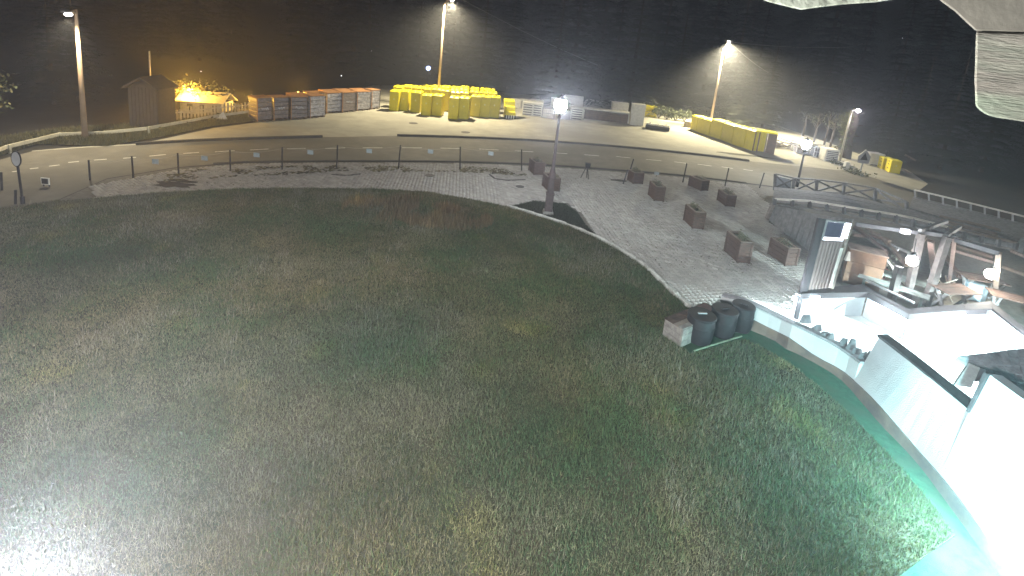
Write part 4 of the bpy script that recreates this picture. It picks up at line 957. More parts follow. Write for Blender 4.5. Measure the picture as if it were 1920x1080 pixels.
# screen plane: bottom-left, bottom-right, top-left, top-right
BL = P(1504, 548, .80); BR = above(BL + Vector((.95, .35, 0)), 1565, 541); TL = above(BL + Vector((.35, .05, 0)), 1538, 410); TR = above(BR + Vector((.35, .05, 0)), 1603, 418)
def qp(u, v): return BL.lerp(BR, u).lerp(TL.lerp(TR, u), v)
nrm = (BR - BL).cross(TL - BL).normalized(); nrm = nrm if nrm.y > 0 else -nrm
def qbox(u0, u1, v0, v1, th, name, m, off=0.0, **k):
    v = [qp(u0, v0), qp(u1, v0), qp(u1, v1), qp(u0, v1)]; v = [p + nrm * off for p in v]
    mb = MB(); mb.hull(v, [p + nrm * th for p in v]); return mb.build(name, m, scr, world=True, **k)
qbox(-.03, .10, -.12, 1.0, .08, 'left_post', m_cap); qbox(.105, .17, 0, 1.0, .05, 'left_board', m_iron)
qbox(.175, .88, .01, .70, .02, 'backing_board', m_iron, .05)  # dark sheet added to blacken the gaps between slats
for k in range(7): qbox(.19 + k * .096, .19 + k * .096 + .058, .02, .70, .035, 'slat', m_slat, .0)
qbox(.17, .88, .10, .14, .03, 'cross_rail', m_slat, .045); qbox(.17, .88, .6, .64, .03, 'cross_rail', m_slat, .045)
qbox(.885, .955, 0, 1.0, .06, 'right_post', m_wood2, -.012); qbox(.79, .87, .03, .62, .012, 'bright_edge_strip', m_whitep, -.02)
qbox(.22, .80, .72, .76, .04, 'light_frame', m_lightbox, -.01); qbox(.74, .90, .76, .985, .04, 'light_frame', m_lightbox, -.013)
qbox(.24, .735, .77, .97, .02, 'window_pane', mat('dark_pane', (.06, .06, .09), (.04, .04, .06), 3, .15, spec=.6), .02)
qbox(.18, .235, .72, 1.0, .04, 'frame_stile', m_greyrail); qbox(.235, .74, .975, 1.0, .04, 'frame_head', m_greyrail)

# ------------------------------------------------------------------ terrace building at right
ter = thing('terrace_deck', 'long grey wooden terrace deck with block railing at right', 'deck', P(1450, 415))
dz = 1.0
fA = [(1448, 378), (1520, 385), (1600, 397), (1700, 413), (1790, 436), (1905, 458)]; bA = [(1452, 350), (1530, 358), (1600, 368), (1700, 392), (1800, 420), (1915, 445)]
Fp = [P(x, y, dz) for x, y in fA]; Bp = [P(x, y, dz) for x, y in bA]
for i in range(len(Fp) - 1):
    n_ = 4
    for k in range(n_):
        u0 = k / n_ + .01; u1 = (k + 1) / n_ - .01
        v = [Fp[i].lerp(Bp[i], u0), Fp[i + 1].lerp(Bp[i + 1], u0), Fp[i + 1].lerp(Bp[i + 1], u1), Fp[i].lerp(Bp[i], u1)]
        mb = MB(); e = R_.uniform(-.008, .008); mb.hull([p + Vector((0, 0, e - .05)) for p in v], [p + Vector((0, 0, e)) for p in v]); mb.build('deck_plank', m_greyrail, ter, world=True)
# wall below the deck front at left
wb = [(1441, 413), (1462, 432), (1490, 452), (1517, 474), (1560, 505)]; wt = [(1449, 386), (1475, 390), (1510, 398), (1540, 404), (1600, 412)]
wB = [P(*p) for p in wb]; wT = [above(b + Vector((.2, .1, 0)), *p) for b, p in zip(wB, wt)]
for i in range(len(wB) - 1):
    for k in range(3):
        u0 = k / 3 + .008; u1 = (k + 1) / 3 - .008; a0 = wB[i].lerp(wB[i + 1], u0); a1 = wB[i].lerp(wB[i + 1], u1); c0_ = wT[i].lerp(wT[i + 1], u0); c1__ = wT[i].lerp(wT[i + 1], u1)
        mb = MB(); th = Vector((.08, .06, 0)); mb.hull([a0, a1, a1 + th, a0 + th], [c0_, c1__, c1__ + th, c0_ + th]); mb.build('wall_board', m_greyrail, ter, world=True)
a = P(1438, 412); b = above(a, 1450, 382); MB().bar(a, b, .16, .16).build('corner_post', m_crate, ter, world=True)
# front railing of deck
rb = resample([(1452, 384), (1520, 390), (1600, 404), (1700, 422), (1790, 446), (1903, 468)], 15); rtp = resample([(1453, 373), (1520, 377), (1600, 389.5), (1700, 405.5), (1790, 429), (1906, 455)], 15)
R0 = [P(x, y, dz + .02) for x, y in rb]; R1 = [above(p, *q) for p, q in zip(R0, rtp)]
rail = thing('block_railing', 'low grey railing with spaced blocks along the terrace deck front', 'railing', R0[0])
for i in range(14):
    m_ = m_crate if i > 9 else m_greyrail
    MB().bar(R1[i], R1[i + 1], .10, .07).build('top_rail', m_wood2 if i > 9 else m_whitep, rail, world=True); MB().bar(R0[i], R0[i + 1], .06, .05).build('bottom_rail', m_, rail, world=True)
for i in range(15): MB().bar(R0[i], R1[i], .11, .11).build('block', m_stone, rail, world=True)
# second terrace, farther right
fp = [(1705, 382), (1790, 406), (1925, 440)]; bp = [(1712, 368), (1800, 388), (1925, 420)]
t2 = thing('upper_terrace_deck', 'farther grey wooden deck at right edge with railing', 'deck', P(1705, 390))
Fq = [P(x, y + 8, .7) for x, y in fp]; Bq = [P(x, y, .7) for x, y in bp]
for i in range(2):
    for k in range(3):
        u0 = k / 3 + .01; u1 = (k + 1) / 3 - .01; v = [Fq[i].lerp(Bq[i], u0), Fq[i + 1].lerp(Bq[i + 1], u0), Fq[i + 1].lerp(Bq[i + 1], u1), Fq[i].lerp(Bq[i], u1)]
        mb = MB(); mb.hull([p - Vector((0, 0, .06)) for p in v], v); mb.build('deck_plank', m_greyrail, t2, world=True)
mb = MB()
for i in range(2):
    mb = MB(); th = Vector((0, .1, 0)); v = [Fq[i], Fq[i + 1], Fq[i + 1] + th, Fq[i] + th]; mb.hull([Vector((p.x, p.y, 0)) for p in v], [p - Vector((0, 0, .07)) for p in v]); mb.build('front_board', m_greyrail, t2, world=True)
rb2 = resample([(1716, 370), (1800, 391), (1925, 421)], 9); rt2 = resample([(1715, 356), (1800, 376), (1925, 407)], 9)
R0 = [P(x, y, .72) for x, y in rb2]; R1 = [above(p, *q) for p, q in zip(R0, rt2)]
for i in range(8): MB().bar(R1[i], R1[i + 1], .09, .07).build('top_rail', m_whitep, t2, world=True); MB().bar(R0[i], R0[i + 1], .05, .05).build('bottom_rail', m_greyrail, t2, world=True)
for i in range(9): MB().bar(R0[i], R1[i], .08, .08).build('rail_post', m_galv, t2, world=True)
# planks stack between
pk = thing('yellowish_board_stack', 'yellowish boards lying between the two terrace decks', 'boards', P(1760, 425, .0))
for k, (x0, y0, x1, y1) in enumerate(((1762, 405, 1808, 417), (1806, 415, 1876, 432), (1764, 414, 1870, 440))):
    a = P(x0, y0, 1.12); b = P(x1, y1, 1.12); MB().bar(a, b, .32 + .1 * k, .05).build('board', m_wood2, pk, world=True)
# X braced fence behind
xf = thing('x_braced_fence', 'grey wooden fence with X braces behind the terrace deck', 'fence', P(1452, 362))
xb = [(1452, 356), (1486, 362), (1530, 362), (1581, 365), (1640, 378), (1700, 400)]; xt = [(1454, 326), (1489, 334), (1532, 337), (1583, 343), (1642, 353), (1700, 378)]
X0 = [P(x, y, .3) for x, y in xb]; X1 = [above(p, *q) for p, q in zip(X0, xt)]
for i in range(len(X0)):
    MB().bar(X0[i], X1[i], .12, .12).build('post', m_greyrail, xf, world=True)
    if i < len(X0) - 1:
        a, b, c, d = X0[i], X0[i + 1], X1[i], X1[i + 1]
        MB().bar(c, d, .09, .07).build('top_rail', m_greyrail, xf, world=True); MB().bar(a.lerp(c, .12), b.lerp(d, .12), .07, .06).build('bottom_rail', m_greyrail, xf, world=True)
        MB().bar(a.lerp(c, .14), b.lerp(d, .93), .05, .09).build('brace', m_greyrail, xf, world=True); MB().bar(a.lerp(c, .93) + Vector((0, .06, 0)), b.lerp(d, .14) + Vector((0, .06, 0)), .05, .09).build('brace', m_greyrail, xf, world=True)
tr = MB(); p = P(1453, 357, .3)
pan = thing('pale_triangle_panel', 'pale grey panel behind the first X of the fence', 'panel', X0[0] + Vector((0, .2, 0)))
v = [X0[0] + Vector((0.05, .12, .1)), X0[1] + Vector((-.05, .12, .1)), X1[1] + Vector((-.05, .12, -.12)), X1[0] + Vector((.05, .12, -.12))]
mb = MB(); mb.hull(v, [q + Vector((0, .03, 0)) for q in v]); mb.build('board', mat('pale_grey_sheet', (.36, .39, .41), (.28, .3, .32), 5, .7), pan, world=True)

m_post = mat('weathered_post', (0.12, 0.105, 0.095), (0.06, 0.053, 0.05), 6, 0.85, 0.4)
# pergola posts and beam with lamps
pg = thing('pergola_frame', 'grey pergola frame of posts and beams around the terrace lamps', 'pergola', P(1700, 562))
for (x, y, x1, y1) in ((1668, 575, 1686, 500), (1700, 560, 1727, 438), (1735, 572, 1776, 444)):
    b = P(x, y, .05); t_ = above(b, x1, y1); MB().bar(b, t_, .17, .17).build('post', m_post, pg, world=True)
zb2 = above(P(1700, 560, .05), 1727, 438).z
for (x0, y0, x1, y1, w_) in ((1605, 420, 1728, 437, .09), (1727, 434, 1790, 444, .22), (1790, 450, 1873, 475, .09)):
    MB().bar(P(x0, y0, zb2), P(x1, y1, zb2), w_, .12).build('beam', m_stone, pg, world=True)
for (x0, y0, x1, y1, w_) in ((1725, 432, 1775, 415, .1), (1773, 442, 1800, 425, .1)):
    MB().bar(P(x0, y0, zb2 + .1), P(x1, y1, zb2 + .1), w_, .1).build('rafter', m_greyrail, pg, world=True)
MB().bar(P(1690, 433, zb2 + .02), P(1705, 435, zb2 + .02), .12, .14).build('light_strip', m_lightbox, pg, world=True)
tim = [(1602, 424, 1.25, 1660, 470, 1.1), (1625, 428, 1.2, 1668, 452, 1.15), (1660, 470, 1.1, 1652, 520, .2), (1600, 440, 1.0, 1655, 446, 1.0), (1655, 446, 1.1, 1700, 498, .8), (1745, 452, zb2, 1752, 520, .3), (1790, 447, zb2, 1780, 530, .2), (1873, 474, zb2, 1866, 560, .3), (1780, 456, 1.45, 1862, 482, 1.4), (1790, 470, 1.3, 1870, 494, 1.25), (1735, 445, 1.5, 1712, 470, 1.5), (1765, 470, 1.0, 1800, 520, .6), (1895, 470, 1.5, 1935, 486, 1.45), (1880, 500, 1.0, 1935, 520, 1.0)]
for k, (x0, y0, z0, x1, y1, z1) in enumerate(tim):
    MB().bar(P(x0, y0, z0), P(x1, y1, z1), .09 + .03 * (k % 3), .09).build('timber', (m_slat, m_wood2, m_wood)[k % 3], pg, world=True)
# white corbels on posts
for x, y in ((1590, 480), (1760, 510)):
    q = above(P(x - 30, y + 60, 0.05), x, y); mb = MB(); mb.box((0, 0, 0), (.16, .1, .3), taper=.4); o = mb.build('paper_notice', m_whitep, bevel=.01); o.location = q; tag(o, 'white notice hanging on the %s post' % ('screen' if x < 1600 else 'pergola'), 'notice')
def hang_lamp(px, py, bx, by, label, power, col, gm):
    b = P(bx, by, .05); t_ = above(b, px, py); L = thing('terrace_lamp', label, 'lamp', Vector((t_.x, t_.y, t_.z)))
    MB().sphere((0, 0, 0), .15, 16).build('globe', emat('terrace_glow_%d' % px, col, power / .9), L, smooth=True)
    MB().tube([(0, 0, .2), (0, .05, .7)], .015, 6).build('hanger', m_iron, L)
    MB().lathe([(.09, .2), (.05, .27)], 10).build('fitting', m_iron, L)
hang_lamp(1710, 489, 1690, 575, 'glaring round terrace lamp left of the pergola post', 230, (.95, .96, 1), m_glow)
hang_lamp(1858, 514, 1835, 590, 'glaring round terrace lamp at the right edge', 250, (1, .97, .86), m_gloww)
# terrace furniture
def box_thing(name, label, cat, px, py, yt, dims, m, rz=0, bevel=.02):
    b = P(px, py, .05); h = max(.15, above(b, px + (py - yt) * .27, yt).z - .05); o = MB().box((0, 0, h / 2), (dims[0], dims[1], h)).build(name, m, bevel=bevel); o.location = b; o.rotation_euler = (0, 0, rz); return tag(o, label, cat)
cb = thing('tilted_cupboard', 'orange-brown panelled cupboard behind the slatted screen', 'cupboard', P(1610, 532, .05), -.5)
hh = above(P(1610, 532, .05), 1625, 468).z - .05
for k in range(3): MB().box((0, -.30, hh * (.17 + .33 * k)), (1.0, .03, hh * .31)).build('front_board', m_cupb, cb, bevel=.006)
MB().box((0, 0, hh / 2 - .02), (.98, .55, hh - .06)).build('body', m_cupb, cb); MB().box((0, 0, hh), (1.06, .66, .04)).build('top_board', m_wood2, cb, bevel=.006)
sk = MB().lathe([(.2, 0), (.27, .08), (.28, .35), (.25, .6), (.16, .74), (.19, .8)], 16).build('pale_sack', m_sack, smooth=True); sk.location = P(1625, 534, .05); sk.rotation_euler = (.0, .25, 0); tag(sk, 'bulging pale sack next to the orange-brown cupboard', 'sack')
bk = thing('red_bucket', 'faded red bucket standing behind the benches', 'bucket', P(1648, 522, .05)); MB().lathe([(.15, 0), (.2, .35), (.21, .37)], 16).build('pail', m_red, bk, smooth=True); MB().tube([(-.2, 0, .36), (-.12, 0, .5), (.12, 0, .5), (.2, 0, .36)], .01, 6).build('handle', m_iron, bk)
def bench(px, py, L, rz, label, m=m_gwood):
    t = thing('wooden_bench', label, 'bench', P(px, py, .05), rz, 'benches on the terrace')
    for k in range(3): MB().box((0, -.16 + .16 * k, .44), (L, .14, .04)).build('seat_plank', m, t, bevel=.006)
    for s in (-1, 1):
        for q in (-1, 1): MB().box((s * L * .4, q * .15, .21), (.07, .07, .42)).build('leg', m, t)
bench(1668, 560, 1.8, -.75, 'grey-green bench, the nearest to the zigzag wall'); bench(1690, 545, 1.8, -.75, 'grey-green bench behind the nearest one'); bench(1655, 536, 1.5, -.75, 'grey-green bench near the red bucket')
a = P(1651, 520, .05); pl = thing('white_parasol_pole', 'leaning white folded parasol pole on the terrace', 'pole', a); u0_ = above(a, 1652, 472) - a; u1_ = P(1702, 540, .05) - a
mb = MB(); mb.tube([u0_, u0_.lerp(u1_, .35), u0_.lerp(u1_, .6), u1_], [.025, .03, .06, .025], 8); mb.build('pole', m_whitep, pl)
def table(px, py, label, rz=.2, w=1.2, d=.65):
    t = thing('wooden_table', label, 'table', P(px, py, .05), rz, 'tables on the terrace')
    for k in range(4): MB().box((0, -d * .375 + d * .25 * k, .74), (w, d * .235, .04)).build('top_plank', m_wood, t, bevel=.005)
    for s in (-1, 1):
        MB().bar((s * w * .36, -d * .4, 0), (s * w * .36, d * .25, .72), .07, .07).build('leg', m_greyrail, t); MB().bar((s * w * .36 + .08, d * .4, 0), (s * w * .36 + .08, -d * .25, .72), .07, .07).build('leg', m_greyrail, t)
table(1778, 583, 'wooden table with crossed legs behind the zigzag wall', .15); table(1830, 560, 'second wooden table under the right lamp', -.2)
table(1890, 600, 'wooden table at the right edge beyond the zigzag wall', -.5)
box_thing('blue_tarp_bundle', 'pale blue covered bundle under the right terrace lamp', 'bundle', 1822, 560, 530, (.55, .4), m_blue, -.3, .06)
th_ = thing('straw_heap', 'heap of pale brushwood at the foot of the pergola post', 'heap', P(1762, 560, .05)); g = random.Random(15)
for k in range(40):
    p = Vector((g.uniform(-.4, .4), g.uniform(-.3, .3), g.uniform(.05, .6) )); q = Vector((g.uniform(-.3, .3), g.uniform(-.2, .2), g.uniform(-.25, .25))); MB().bar(p - q, p + q, .025, .02).build('stick', g.choice([m_sack, m_wood2]), th_)
for k, (x, y) in enumerate(((1600, 430), (1630, 445), (1655, 452))):
    a = P(x, y, 1.0); b = P(x + 55, y + 24, .9); o = MB().bar((0, 0, 0), b - a, .07, .09).build('leaning_beam', m_greyrail); o.location = a; tag(o, 'rough grey beam behind the screen, %s of three' % ['upper', 'middle', 'lower'][k], 'beam', 'rough beams behind the screen')
leafcloud('dry_branches', None, [(P(1655, 500, .3).x, P(1655, 500, .3).y, .4, .5, .4)], 120, (.05, .12), [(.25, .24, .18), (.16, .16, .12)], 9)
o = bpy.data.objects['dry_branches']; o['kind'] = 'stuff'; o['label'] = 'dry twigs heaped between cupboard and lamp'

# strong lamp at the lower right on the wall
b = P(1885, 958, .95); wl = thing('floodlight', 'blazing white globe light by the tall white wall at lower right', 'lamp', b)
MB().sphere((0, 0, 0), .22, 18).build('globe', emat('flood_glow', (.75, .97, 1.0), 40), wl, smooth=True)
mb = MB(); mb.tube([(.05, .05, -.02), (.35, .45, -.05)], .05, 10); mb.build('bracket', m_galv, wl, smooth=True)
lamp('flood_light', b + Vector((-.32, -.22, .24)), 1700, (.46, .96, 1.0), wl, .12)
b = P(1985, 640, 1.45); wb_ = thing('shaded_terrace_lamp', 'unseen terrace lamp with added bell shade just beyond the right picture edge', 'lamp', b)
MB().tube([(.3, 0, .1), (.3, 0, -1.45)], .045, 8).build('stem', m_galv, wb_); MB().tube([(.3, 0, .1), (0, 0, .16)], .03, 8).build('arm', m_galv, wb_)
MB().tube([(0, 0, .15), (0, 0, .12), (0, 0, -.035)], [.03, .10, .24], 20, caps=False).build('bell_shade', m_iron, wb_)  # shade added to hold the lamp's light below the wall top
MB().sphere((0, 0, .045), .035, 10).build('bulb', m_glow, wb_, smooth=True)
lamp('terrace_flood', b + Vector((0, 0, -.005)), 5500, (.74, .96, 1.0), wb_, .02)
# lamps added out of view: one fills the lawn, one makes lower-left glare
b = Vector((-3.6, -1.15, 5.4)); wl2 = thing('villa_wall_lamp', 'unseen lamp added on the villa wall behind the viewpoint to light the lawn', 'lamp', b)
MB().sphere((0, 0, 0), .14, 14).build('globe', m_gloww, wl2, smooth=True); MB().box((0, -.07, .12), (.14, .12, .08)).build('bracket', m_iron, wl2)
lamp('wall_light', b + Vector((0, .25, 0)), 8500, (.97, .98, 1.0), wl2, .12)
b = CAM + ray(-190, 1330).normalized() * 2.9; gl = thing('villa_arm_lamp', 'unseen lamp added just below the lower left corner to give glare', 'lamp', b)
MB().sphere((0, 0, 0), .12, 14).build('globe', m_gloww, gl, smooth=True); MB().tube([(0, 0, -.1), (0, -.6, -.3), (0, -1.25 - b.y, -.4)], .03, 8).build('arm', m_iron, gl)
lamp('arm_light', b + Vector((.12, .16, .05)), 1300, (.93, .97, 1.0), gl, .08)

# ------------------------------------------------------------------ shed, kiosk, pickets, sodium lamps at left
m_shed = mat('shed_wood', (.045, .037, .033), (.026, .021, .019), 5, .85, .3)
b = P(262, 245); sh = thing('brown_shed', 'tall narrow brown wooden shed with pitched roof at left', 'shed', b + Vector((.05, .95, 0)), .10)
hs = above(b, 262, 165).z; ws = 1.45
for k in range(8): MB().box((-ws / 2 + ws * (k + .5) / 8, -.8, hs / 2), (ws / 8 - .015, .05, hs)).build('wall_board', m_shed, sh)
for k in range(6): MB().box((ws / 2, -.65 + .26 * k, hs / 2), (.05, .25, hs)).build('wall_board', m_shed, sh)
MB().box((0, 0, hs / 2 - .02), (ws - .08, 1.5, hs - .05)).build('core', m_shed, sh)
mb = MB(); pk_ = hs + .5
for s in (-1, 1):
    v = [Vector((0, -1.0, pk_)), Vector((s * (ws / 2 + .22), -1.0, hs - .1)), Vector((s * (ws / 2 + .22), .9, hs - .1)), Vector((0, .9, pk_))]; mb = MB(); mb.hull(v, [p + Vector((0, 0, .09)) for p in v]); mb.build('roof_panel', m_shed, sh)
mb = MB(); v = [Vector((-ws / 2, -.79, hs)), Vector((ws / 2, -.79, hs)), Vector((0, -.79, pk_ - .02))]; mb.hull(v, [p + Vector((0, .05, 0)) for p in v]); mb.build('gable', m_shed, sh)
b = P(285, 215); mast = MB(); mast.tube([(0, 0, 0), (0, 0, above(b, 285, 96).z)], .05, 8); o = mast.build('thin_mast', m_galv); o.location = b; tag(o, 'thin grey mast rising behind the brown shed', 'mast')
# kiosk lit orange
b = P(378, 214); kk = thing('small_kiosk', 'low wooden kiosk with pitched roof glowing in orange light', 'kiosk', b + Vector((0, .6, 0)), .1)
h0 = .85
MB().box((0, 0, h0 / 2), (2.6, 1.5, h0)).build('wall', m_railm, kk)
for s in (-1, 1):
    v = [Vector((-1.5, 0, h0 + .55)), Vector((1.5, 0, h0 + .55)), Vector((1.5, s * 1.0, h0 - .05)), Vector((-1.5, s * 1.0, h0 - .05))]; mb = MB(); mb.hull(v, [p + Vector((0, 0, .07)) for p in v]); mb.build('roof_panel', m_railm, kk)
for x in (-.7, .1, .8):
    w_ = MB().box((x, -.77, .45), (.34, .04, .45)).build('window', m_wood2, kk); MB().box((x, -.795, .45), (.26, .02, .37)).build('pane', m_dark, w_)
pf_ = thing('picket_fence', 'low wooden picket fence glowing orange behind the guard rail', 'fence', P(310, 232)); g = random.Random(2)
pp = [P(300, 236), P(400, 222), P(485, 214)]
for (a, b) in zip(pp[:-1], pp[1:]):
    n_ = int((b - a).length / .22)
    for k in range(n_):
        p = a.lerp(b, k / n_); hh = g.uniform(.75, .95); MB().box((p.x, p.y + .8, hh / 2), (.12, .03, hh)).build('picket', m_railm, pf_, world=True)
    MB().bar(Vector((a.x, a.y + .84, .6)), Vector((b.x, b.y + .84, .6)), .04, .08).build('rail', m_railm, pf_, world=True)
for i, (x, y, yt, pw, l) in enumerate(((342, 212, 172, 1500, 'orange sodium lamp beside the kiosk'), (530, 206, 176, 500, 'orange sodium lamp behind the wrapped crates'), (455, 208, 190, 350, 'low orange lamp behind the picket fence'))):
    b = P(x, y) + Vector((0, 1.0 + 1.5 * (i == 1), 0)); h = above(b, x, yt).z; t = thing('sodium_lamp', l, 'lamp post', b, 0, 'orange lamps at the left')
    MB().tube([(0, 0, 0), (0, 0, h)], .05, 8).build('pole', m_iron, t); MB().sphere((0, 0, h + .08), .13 if i < 2 else .09, 12).build('globe', m_glowo, t, smooth=True)
    lamp('sodium_light', b + Vector((.5, -1.1, h + .25)), pw, (1.0, .53, .07), t, .1)
# fallen sign
t = thing('fallen_road_sign', 'tilted pale triangular sign lying by the guard rail', 'sign', P(414, 228)); mb = MB()
v = [Vector((-.35, 0, .1)), Vector((.35, .1, .15)), Vector((.05, .15, .62))]; mb.hull(v, [p + Vector((0, .03, .01)) for p in v]); mb.build('plate', m_whitep, t)
MB().bar((-.9, 0, .05), (-.2, .05, .25), .05, .05).build('pole', m_galv, t)
leafcloud('roadside_weeds', None, [(P(x, y).x, P(x, y).y, .15, .7, .22) for x, y in ((380, 232), (350, 238), (300, 247), (430, 222))], 150, (.05, .14), [(.12, .12, .06), (.07, .08, .04)], 12)
o = bpy.data.objects['roadside_weeds']; o['kind'] = 'stuff'; o['label'] = 'rough weeds under the guard rail'
leafcloud('island_weeds', None, [(P(x, y).x, P(x, y).y, .15, .6, .2) for x, y in ((1568, 308), (1590, 320), (1610, 328))], 130, (.04, .12), [(.12, .13, .07), (.07, .08, .04)], 13)
o = bpy.data.objects['island_weeds']; o['kind'] = 'stuff'; o['label'] = 'weeds around the concrete stub by the far road'

# ------------------------------------------------------------------ trees
def conifer_mesh(seed, H=1.0, layers=36, br=12):
    g = np.random.default_rng(seed); co = []; fc = []; n = 0
    for L in range(layers):
        f = L / (layers - 1); z = .08 + .90 * f + g.uniform(-.02, .02); R = .21 * (1 - f) ** .85 * g.uniform(.8, 1.15) + .012
        for k in range(br if f < .8 else 6):
            a = 6.283 * k / br + g.uniform(-.4, .4); r = R * g.uniform(.65, 1.15); dr = -r * g.uniform(-.05, .6) + g.uniform(-.018, .018)
            c_, s_ = math.cos(a), math.sin(a)
            for j in range(12):
                u = (j + 1) / 12; x = c_ * r * u; y = s_ * r * u; zz_ = z + dr * u * u
                ln = r * .26 * (1.15 - u * .6) * g.uniform(.6, 1.2)
                for sd in (-1, 1):
                    p0 = (x, y, zz_); p1 = (x + c_ * ln * .7 - s_ * sd * ln, y + s_ * ln * .7 + c_ * sd * ln, zz_ - ln * g.uniform(.1, .6)); p2 = (x + c_ * ln * .3, y + s_ * ln * .3, zz_ - ln * .12)
                    co += [p0, p1, p2]; fc.append((n, n + 1, n + 2)); n += 3
    me = bpy.data.meshes.new('crown'); me.from_pydata(co, [], fc); me.materials.append(m_needle); return me
cm = [conifer_mesh(s) for s in (1, 2, 3, 4)]
tm = MB(); tm.tube([(0, 0, 0), (0, 0, .5), (0, 0, .97)], [.014, .009, .002], 8); tmo = tm.build('trunk', m_bark); tme = tmo.data; bpy.data.objects.remove(tmo)
def conifer(x, y, h, label, wide=1.0, z=0, group='dark conifers of the forest edge'):
    t = thing('conifer_tree', label, 'tree', (x, y, z), R_.uniform(0, 6.28), group); t.scale = (h * wide, h * wide, h)
    for nm, d in (('trunk', tme), ('crown', R_.choice(cm))):
        o = bpy.data.objects.new(nm, d); COL.objects.link(o); o.parent = t
    return t
def gz(y): return max(0, y - 66) * .33
g = random.Random(77)
forest_lab = 'tall dark conifer of the forest edge behind the car park'
for D, sp, h0 in ((63, 6.5, 17), (74, 7.5, 20), (90, 9, 23)):
    x = -D * 1.15
    while x < D * 1.2:
        xx = x + g.uniform(-1.5, 1.5); yy = D + g.uniform(-2.5, 2.5) - abs(x) * .06
        if not (-40 < xx < -24 and yy < 60): conifer(xx, yy, h0 * g.uniform(.8, 1.2), forest_lab, g.uniform(.9, 1.3), gz(yy) - .3)
        x += sp
b = P(1400, 236); conifer(b.x, b.y + 2.5, 8.2, 'spreading conifer lit by the street lamp behind the yellow row', 1.7, group='')
b = P(1448, 250); conifer(b.x + 1, b.y + 4, 9.5, 'slimmer conifer right of the lit spreading one', 1.3)
for (x, y, h, l) in ((1780, 330, 9, 'dark conifer beyond the right terrace, left'), (1850, 345, 10, 'dark conifer beyond the right terrace, middle'), (1935, 350, 11, 'dark conifer beyond the right terrace, right'), (1730, 310, 8, 'dark conifer behind the far right road'), (-30, 215, 8, 'conifer at the far left edge'), (30, 205, 9, 'conifer left of the shed')):
    b = P(x, y); conifer(b.x, b.y + 4, h, l, 1.1)
m_needle2 = mat('lit_needles', (0.075, 0.082, 0.055), (0.03, 0.034, 0.024), 1.5, 0.9)  # lighter needle copy; lamp light on the crowns put into the colour
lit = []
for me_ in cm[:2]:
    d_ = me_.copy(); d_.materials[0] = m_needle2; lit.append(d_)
for (px_, D_c, h_c, l_) in ((1045, 55, 12, 'dim conifer behind the bright near lamp'), (1190, 54, 14, 'dim conifer above the white pillar'), (1275, 57, 12, 'dim conifer just left of the right street lamp'), (1400, 53, 8.5, 'spreading dim conifer just right of the right street lamp'), (1452, 52, 8, 'smaller dim conifer above the long yellow row end'), (905, 56, 13, 'dim conifer right of the left street lamp'), (690, 57, 12, 'dim conifer above the end of the wrapped crates')):
    q = Pd(px_, 120, D_c); t = conifer(q.x, q.y, h_c, l_, 1.45, 0, 'dim conifers close behind the car park')
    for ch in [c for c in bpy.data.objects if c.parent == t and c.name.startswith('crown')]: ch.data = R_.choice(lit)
# small lit deciduous tree by kiosk, lit bush at left edge
def small_tree(px, py, yt, label, seed, n=500, cols=((.10, .11, .05), (.14, .13, .06), (.06, .07, .03)), r=1.0, bare=False):
    b = P(px, py); h = above(b, px + (py - yt) * .1, yt).z; t = thing('small_tree', label, 'tree', b); g = random.Random(seed)
    trunk_mesh([Vector((0, 0, 0)), Vector((.05, 0, h * .4)), Vector((0, 0, h * .8))], [.11, .08, .03], 'trunk', t, 7, g)
    sp = []
    for k in range(9):
        a = g.uniform(0, 6.28); z = h * g.uniform(.35, .8); q = Vector((math.cos(a) * r * g.uniform(.4, 1), math.sin(a) * r * .6, z + h * g.uniform(.05, .2)))
        MB().tube([(0, 0, z), q * 1.0], [.035, .012], 5).build('limb', m_bark, t); sp.append((q.x, q.y, q.z, .45 * r, .3 * r))
    leafcloud('crown', t, sp, n // 9 if not bare else 6, (.05, .12), cols, seed)
    return t
small_tree(385, 208, 150, 'small tree lit orange by the lamp near the kiosk', 1, 500, r=1.5)
small_tree(352, 208, 155, 'small tree right beside the orange lamp', 2, 350, r=1.0)
small_tree(-6, 250, 120, 'lit leafy tree at the left picture edge', 3, 600, r=1.3)
for i, (x, y, yt) in enumerate(((1525, 268, 195), (1545, 272, 195), (1556, 277, 215), (1505, 255, 205))):
    small_tree(x, y, yt, 'thin bare pale tree behind the far lamp, %s from the left' % ORD[(1, 2, 3, 0)[i]], 10 + i, bare=True, r=.7)
small_tree(1572, 285, 205, 'leafy tree beside the ivy covered stub', 20, 500, r=.8)
# shrubs behind low trolley
for i, (x, y, yt) in enumerate(((1235, 222, 200), (1250, 224, 203), (1266, 226, 207), (1282, 228, 208))):
    b = P(x, y); h = above(b, x, yt).z; t = thing('shrub', 'leafy grey-green shrub behind the low trolley, %s from the left' % ORD[i], 'shrub', b, 0, 'shrubs behind the low trolley'); gg = random.Random(i)
    sp = []
    for k in range(7):
        a = gg.uniform(0, 6.28); q = (math.cos(a) * .5, math.sin(a) * .3, h * gg.uniform(.4, .95)); MB().tube([(0, 0, 0), q], [.03, .01], 5).build('stem', m_bark, t); sp.append((*q, .35, .4))
    leafcloud('foliage', t, sp, 60, (.05, .14), [(.13, .15, .09), (.08, .09, .05)], 40 + i)

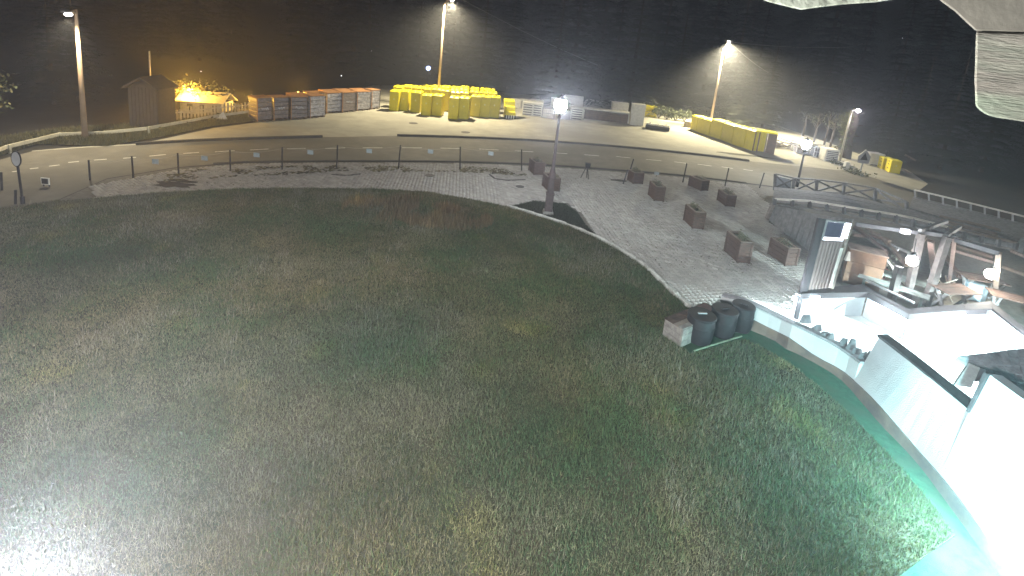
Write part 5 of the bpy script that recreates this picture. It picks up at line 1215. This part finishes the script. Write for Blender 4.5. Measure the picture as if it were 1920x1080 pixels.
# distant small lights among the trees
for i, (x, y, D, r, c) in enumerate(((803, 128, 58, .26, 'lamp_glow_blue'), (697, 95, 58, .07, 0), (365, 140, 52, .07, 0), (377, 134, 52, .05, 0), (384, 147, 52, .05, 0), (550, 150, 56, .06, 0), (1692, 71, 62, .05, 0), (640, 142, 58, .05, 0))):
    q = Pd(x, y, D); m_ = emat('lamp_glow_blue', (.35, .5, 1.0), 9) if c else emat('far_light', (.9, .9, 1), 4)
    t = thing('distant_lamp', 'tiny distant light in the dark forest, %s listed from the bluest one' % ORD[i] if i else 'bluish distant lamp shining through the trees above the yellow pads', 'lamp', (q.x, q.y, 0), 0, 'distant lights among the trees')
    MB().tube([(0, .1, 0), (0, .1, q.z)], .04, 6).build('pole', m_iron, t); MB().sphere((0, 0, q.z), r, 10).build('globe', m_, t, smooth=True)

# overhead wires
def wire(px, l, D0, D1):
    a = Pd(*px[0], D0); b = Pd(*px[1], D1); ps = [a.lerp(b, k / 8) - Vector((0, 0, .25 * 4 * (k / 8) * (1 - k / 8))) for k in range(9)]
    o = MB().tube([p - a for p in ps], .02, 5).build('overhead_wire', m_galv); o.location = a; tag(o, l, 'wire', 'overhead wires')
wire([(850, -10), (1120, 122)], 'thin overhead wire slanting down right from the left street lamp', 44, 58)
wire([(1372, 82), (1452, 142)], 'thin overhead wire slanting down from the right street lamp', 48, 55)
wire([(1372, 79), (1600, 88)], 'thin overhead wire running right from the right street lamp', 48, 52)

# ------------------------------------------------------------------ haze volume added for lamp glow
mb = MB(); mb.box((0, 60, 34), (420, 200, 76)); o = mb.build('haze', None); o['kind'] = 'stuff'; o['label'] = 'thin mist added over the whole place for lamp glow'
hm = bpy.data.materials.new('haze'); hm.use_nodes = True; nt = hm.node_tree; nt.nodes.clear()
out = nt.nodes.new('ShaderNodeOutputMaterial'); pv = nt.nodes.new('ShaderNodeVolumePrincipled'); pv.inputs['Color'].default_value = (.9, .92, 1, 1); pv.inputs['Density'].default_value = 0.0036; pv.inputs['Anisotropy'].default_value = .75
nt.links.new(pv.outputs[0], out.inputs['Volume']); o.data.materials.append(hm)
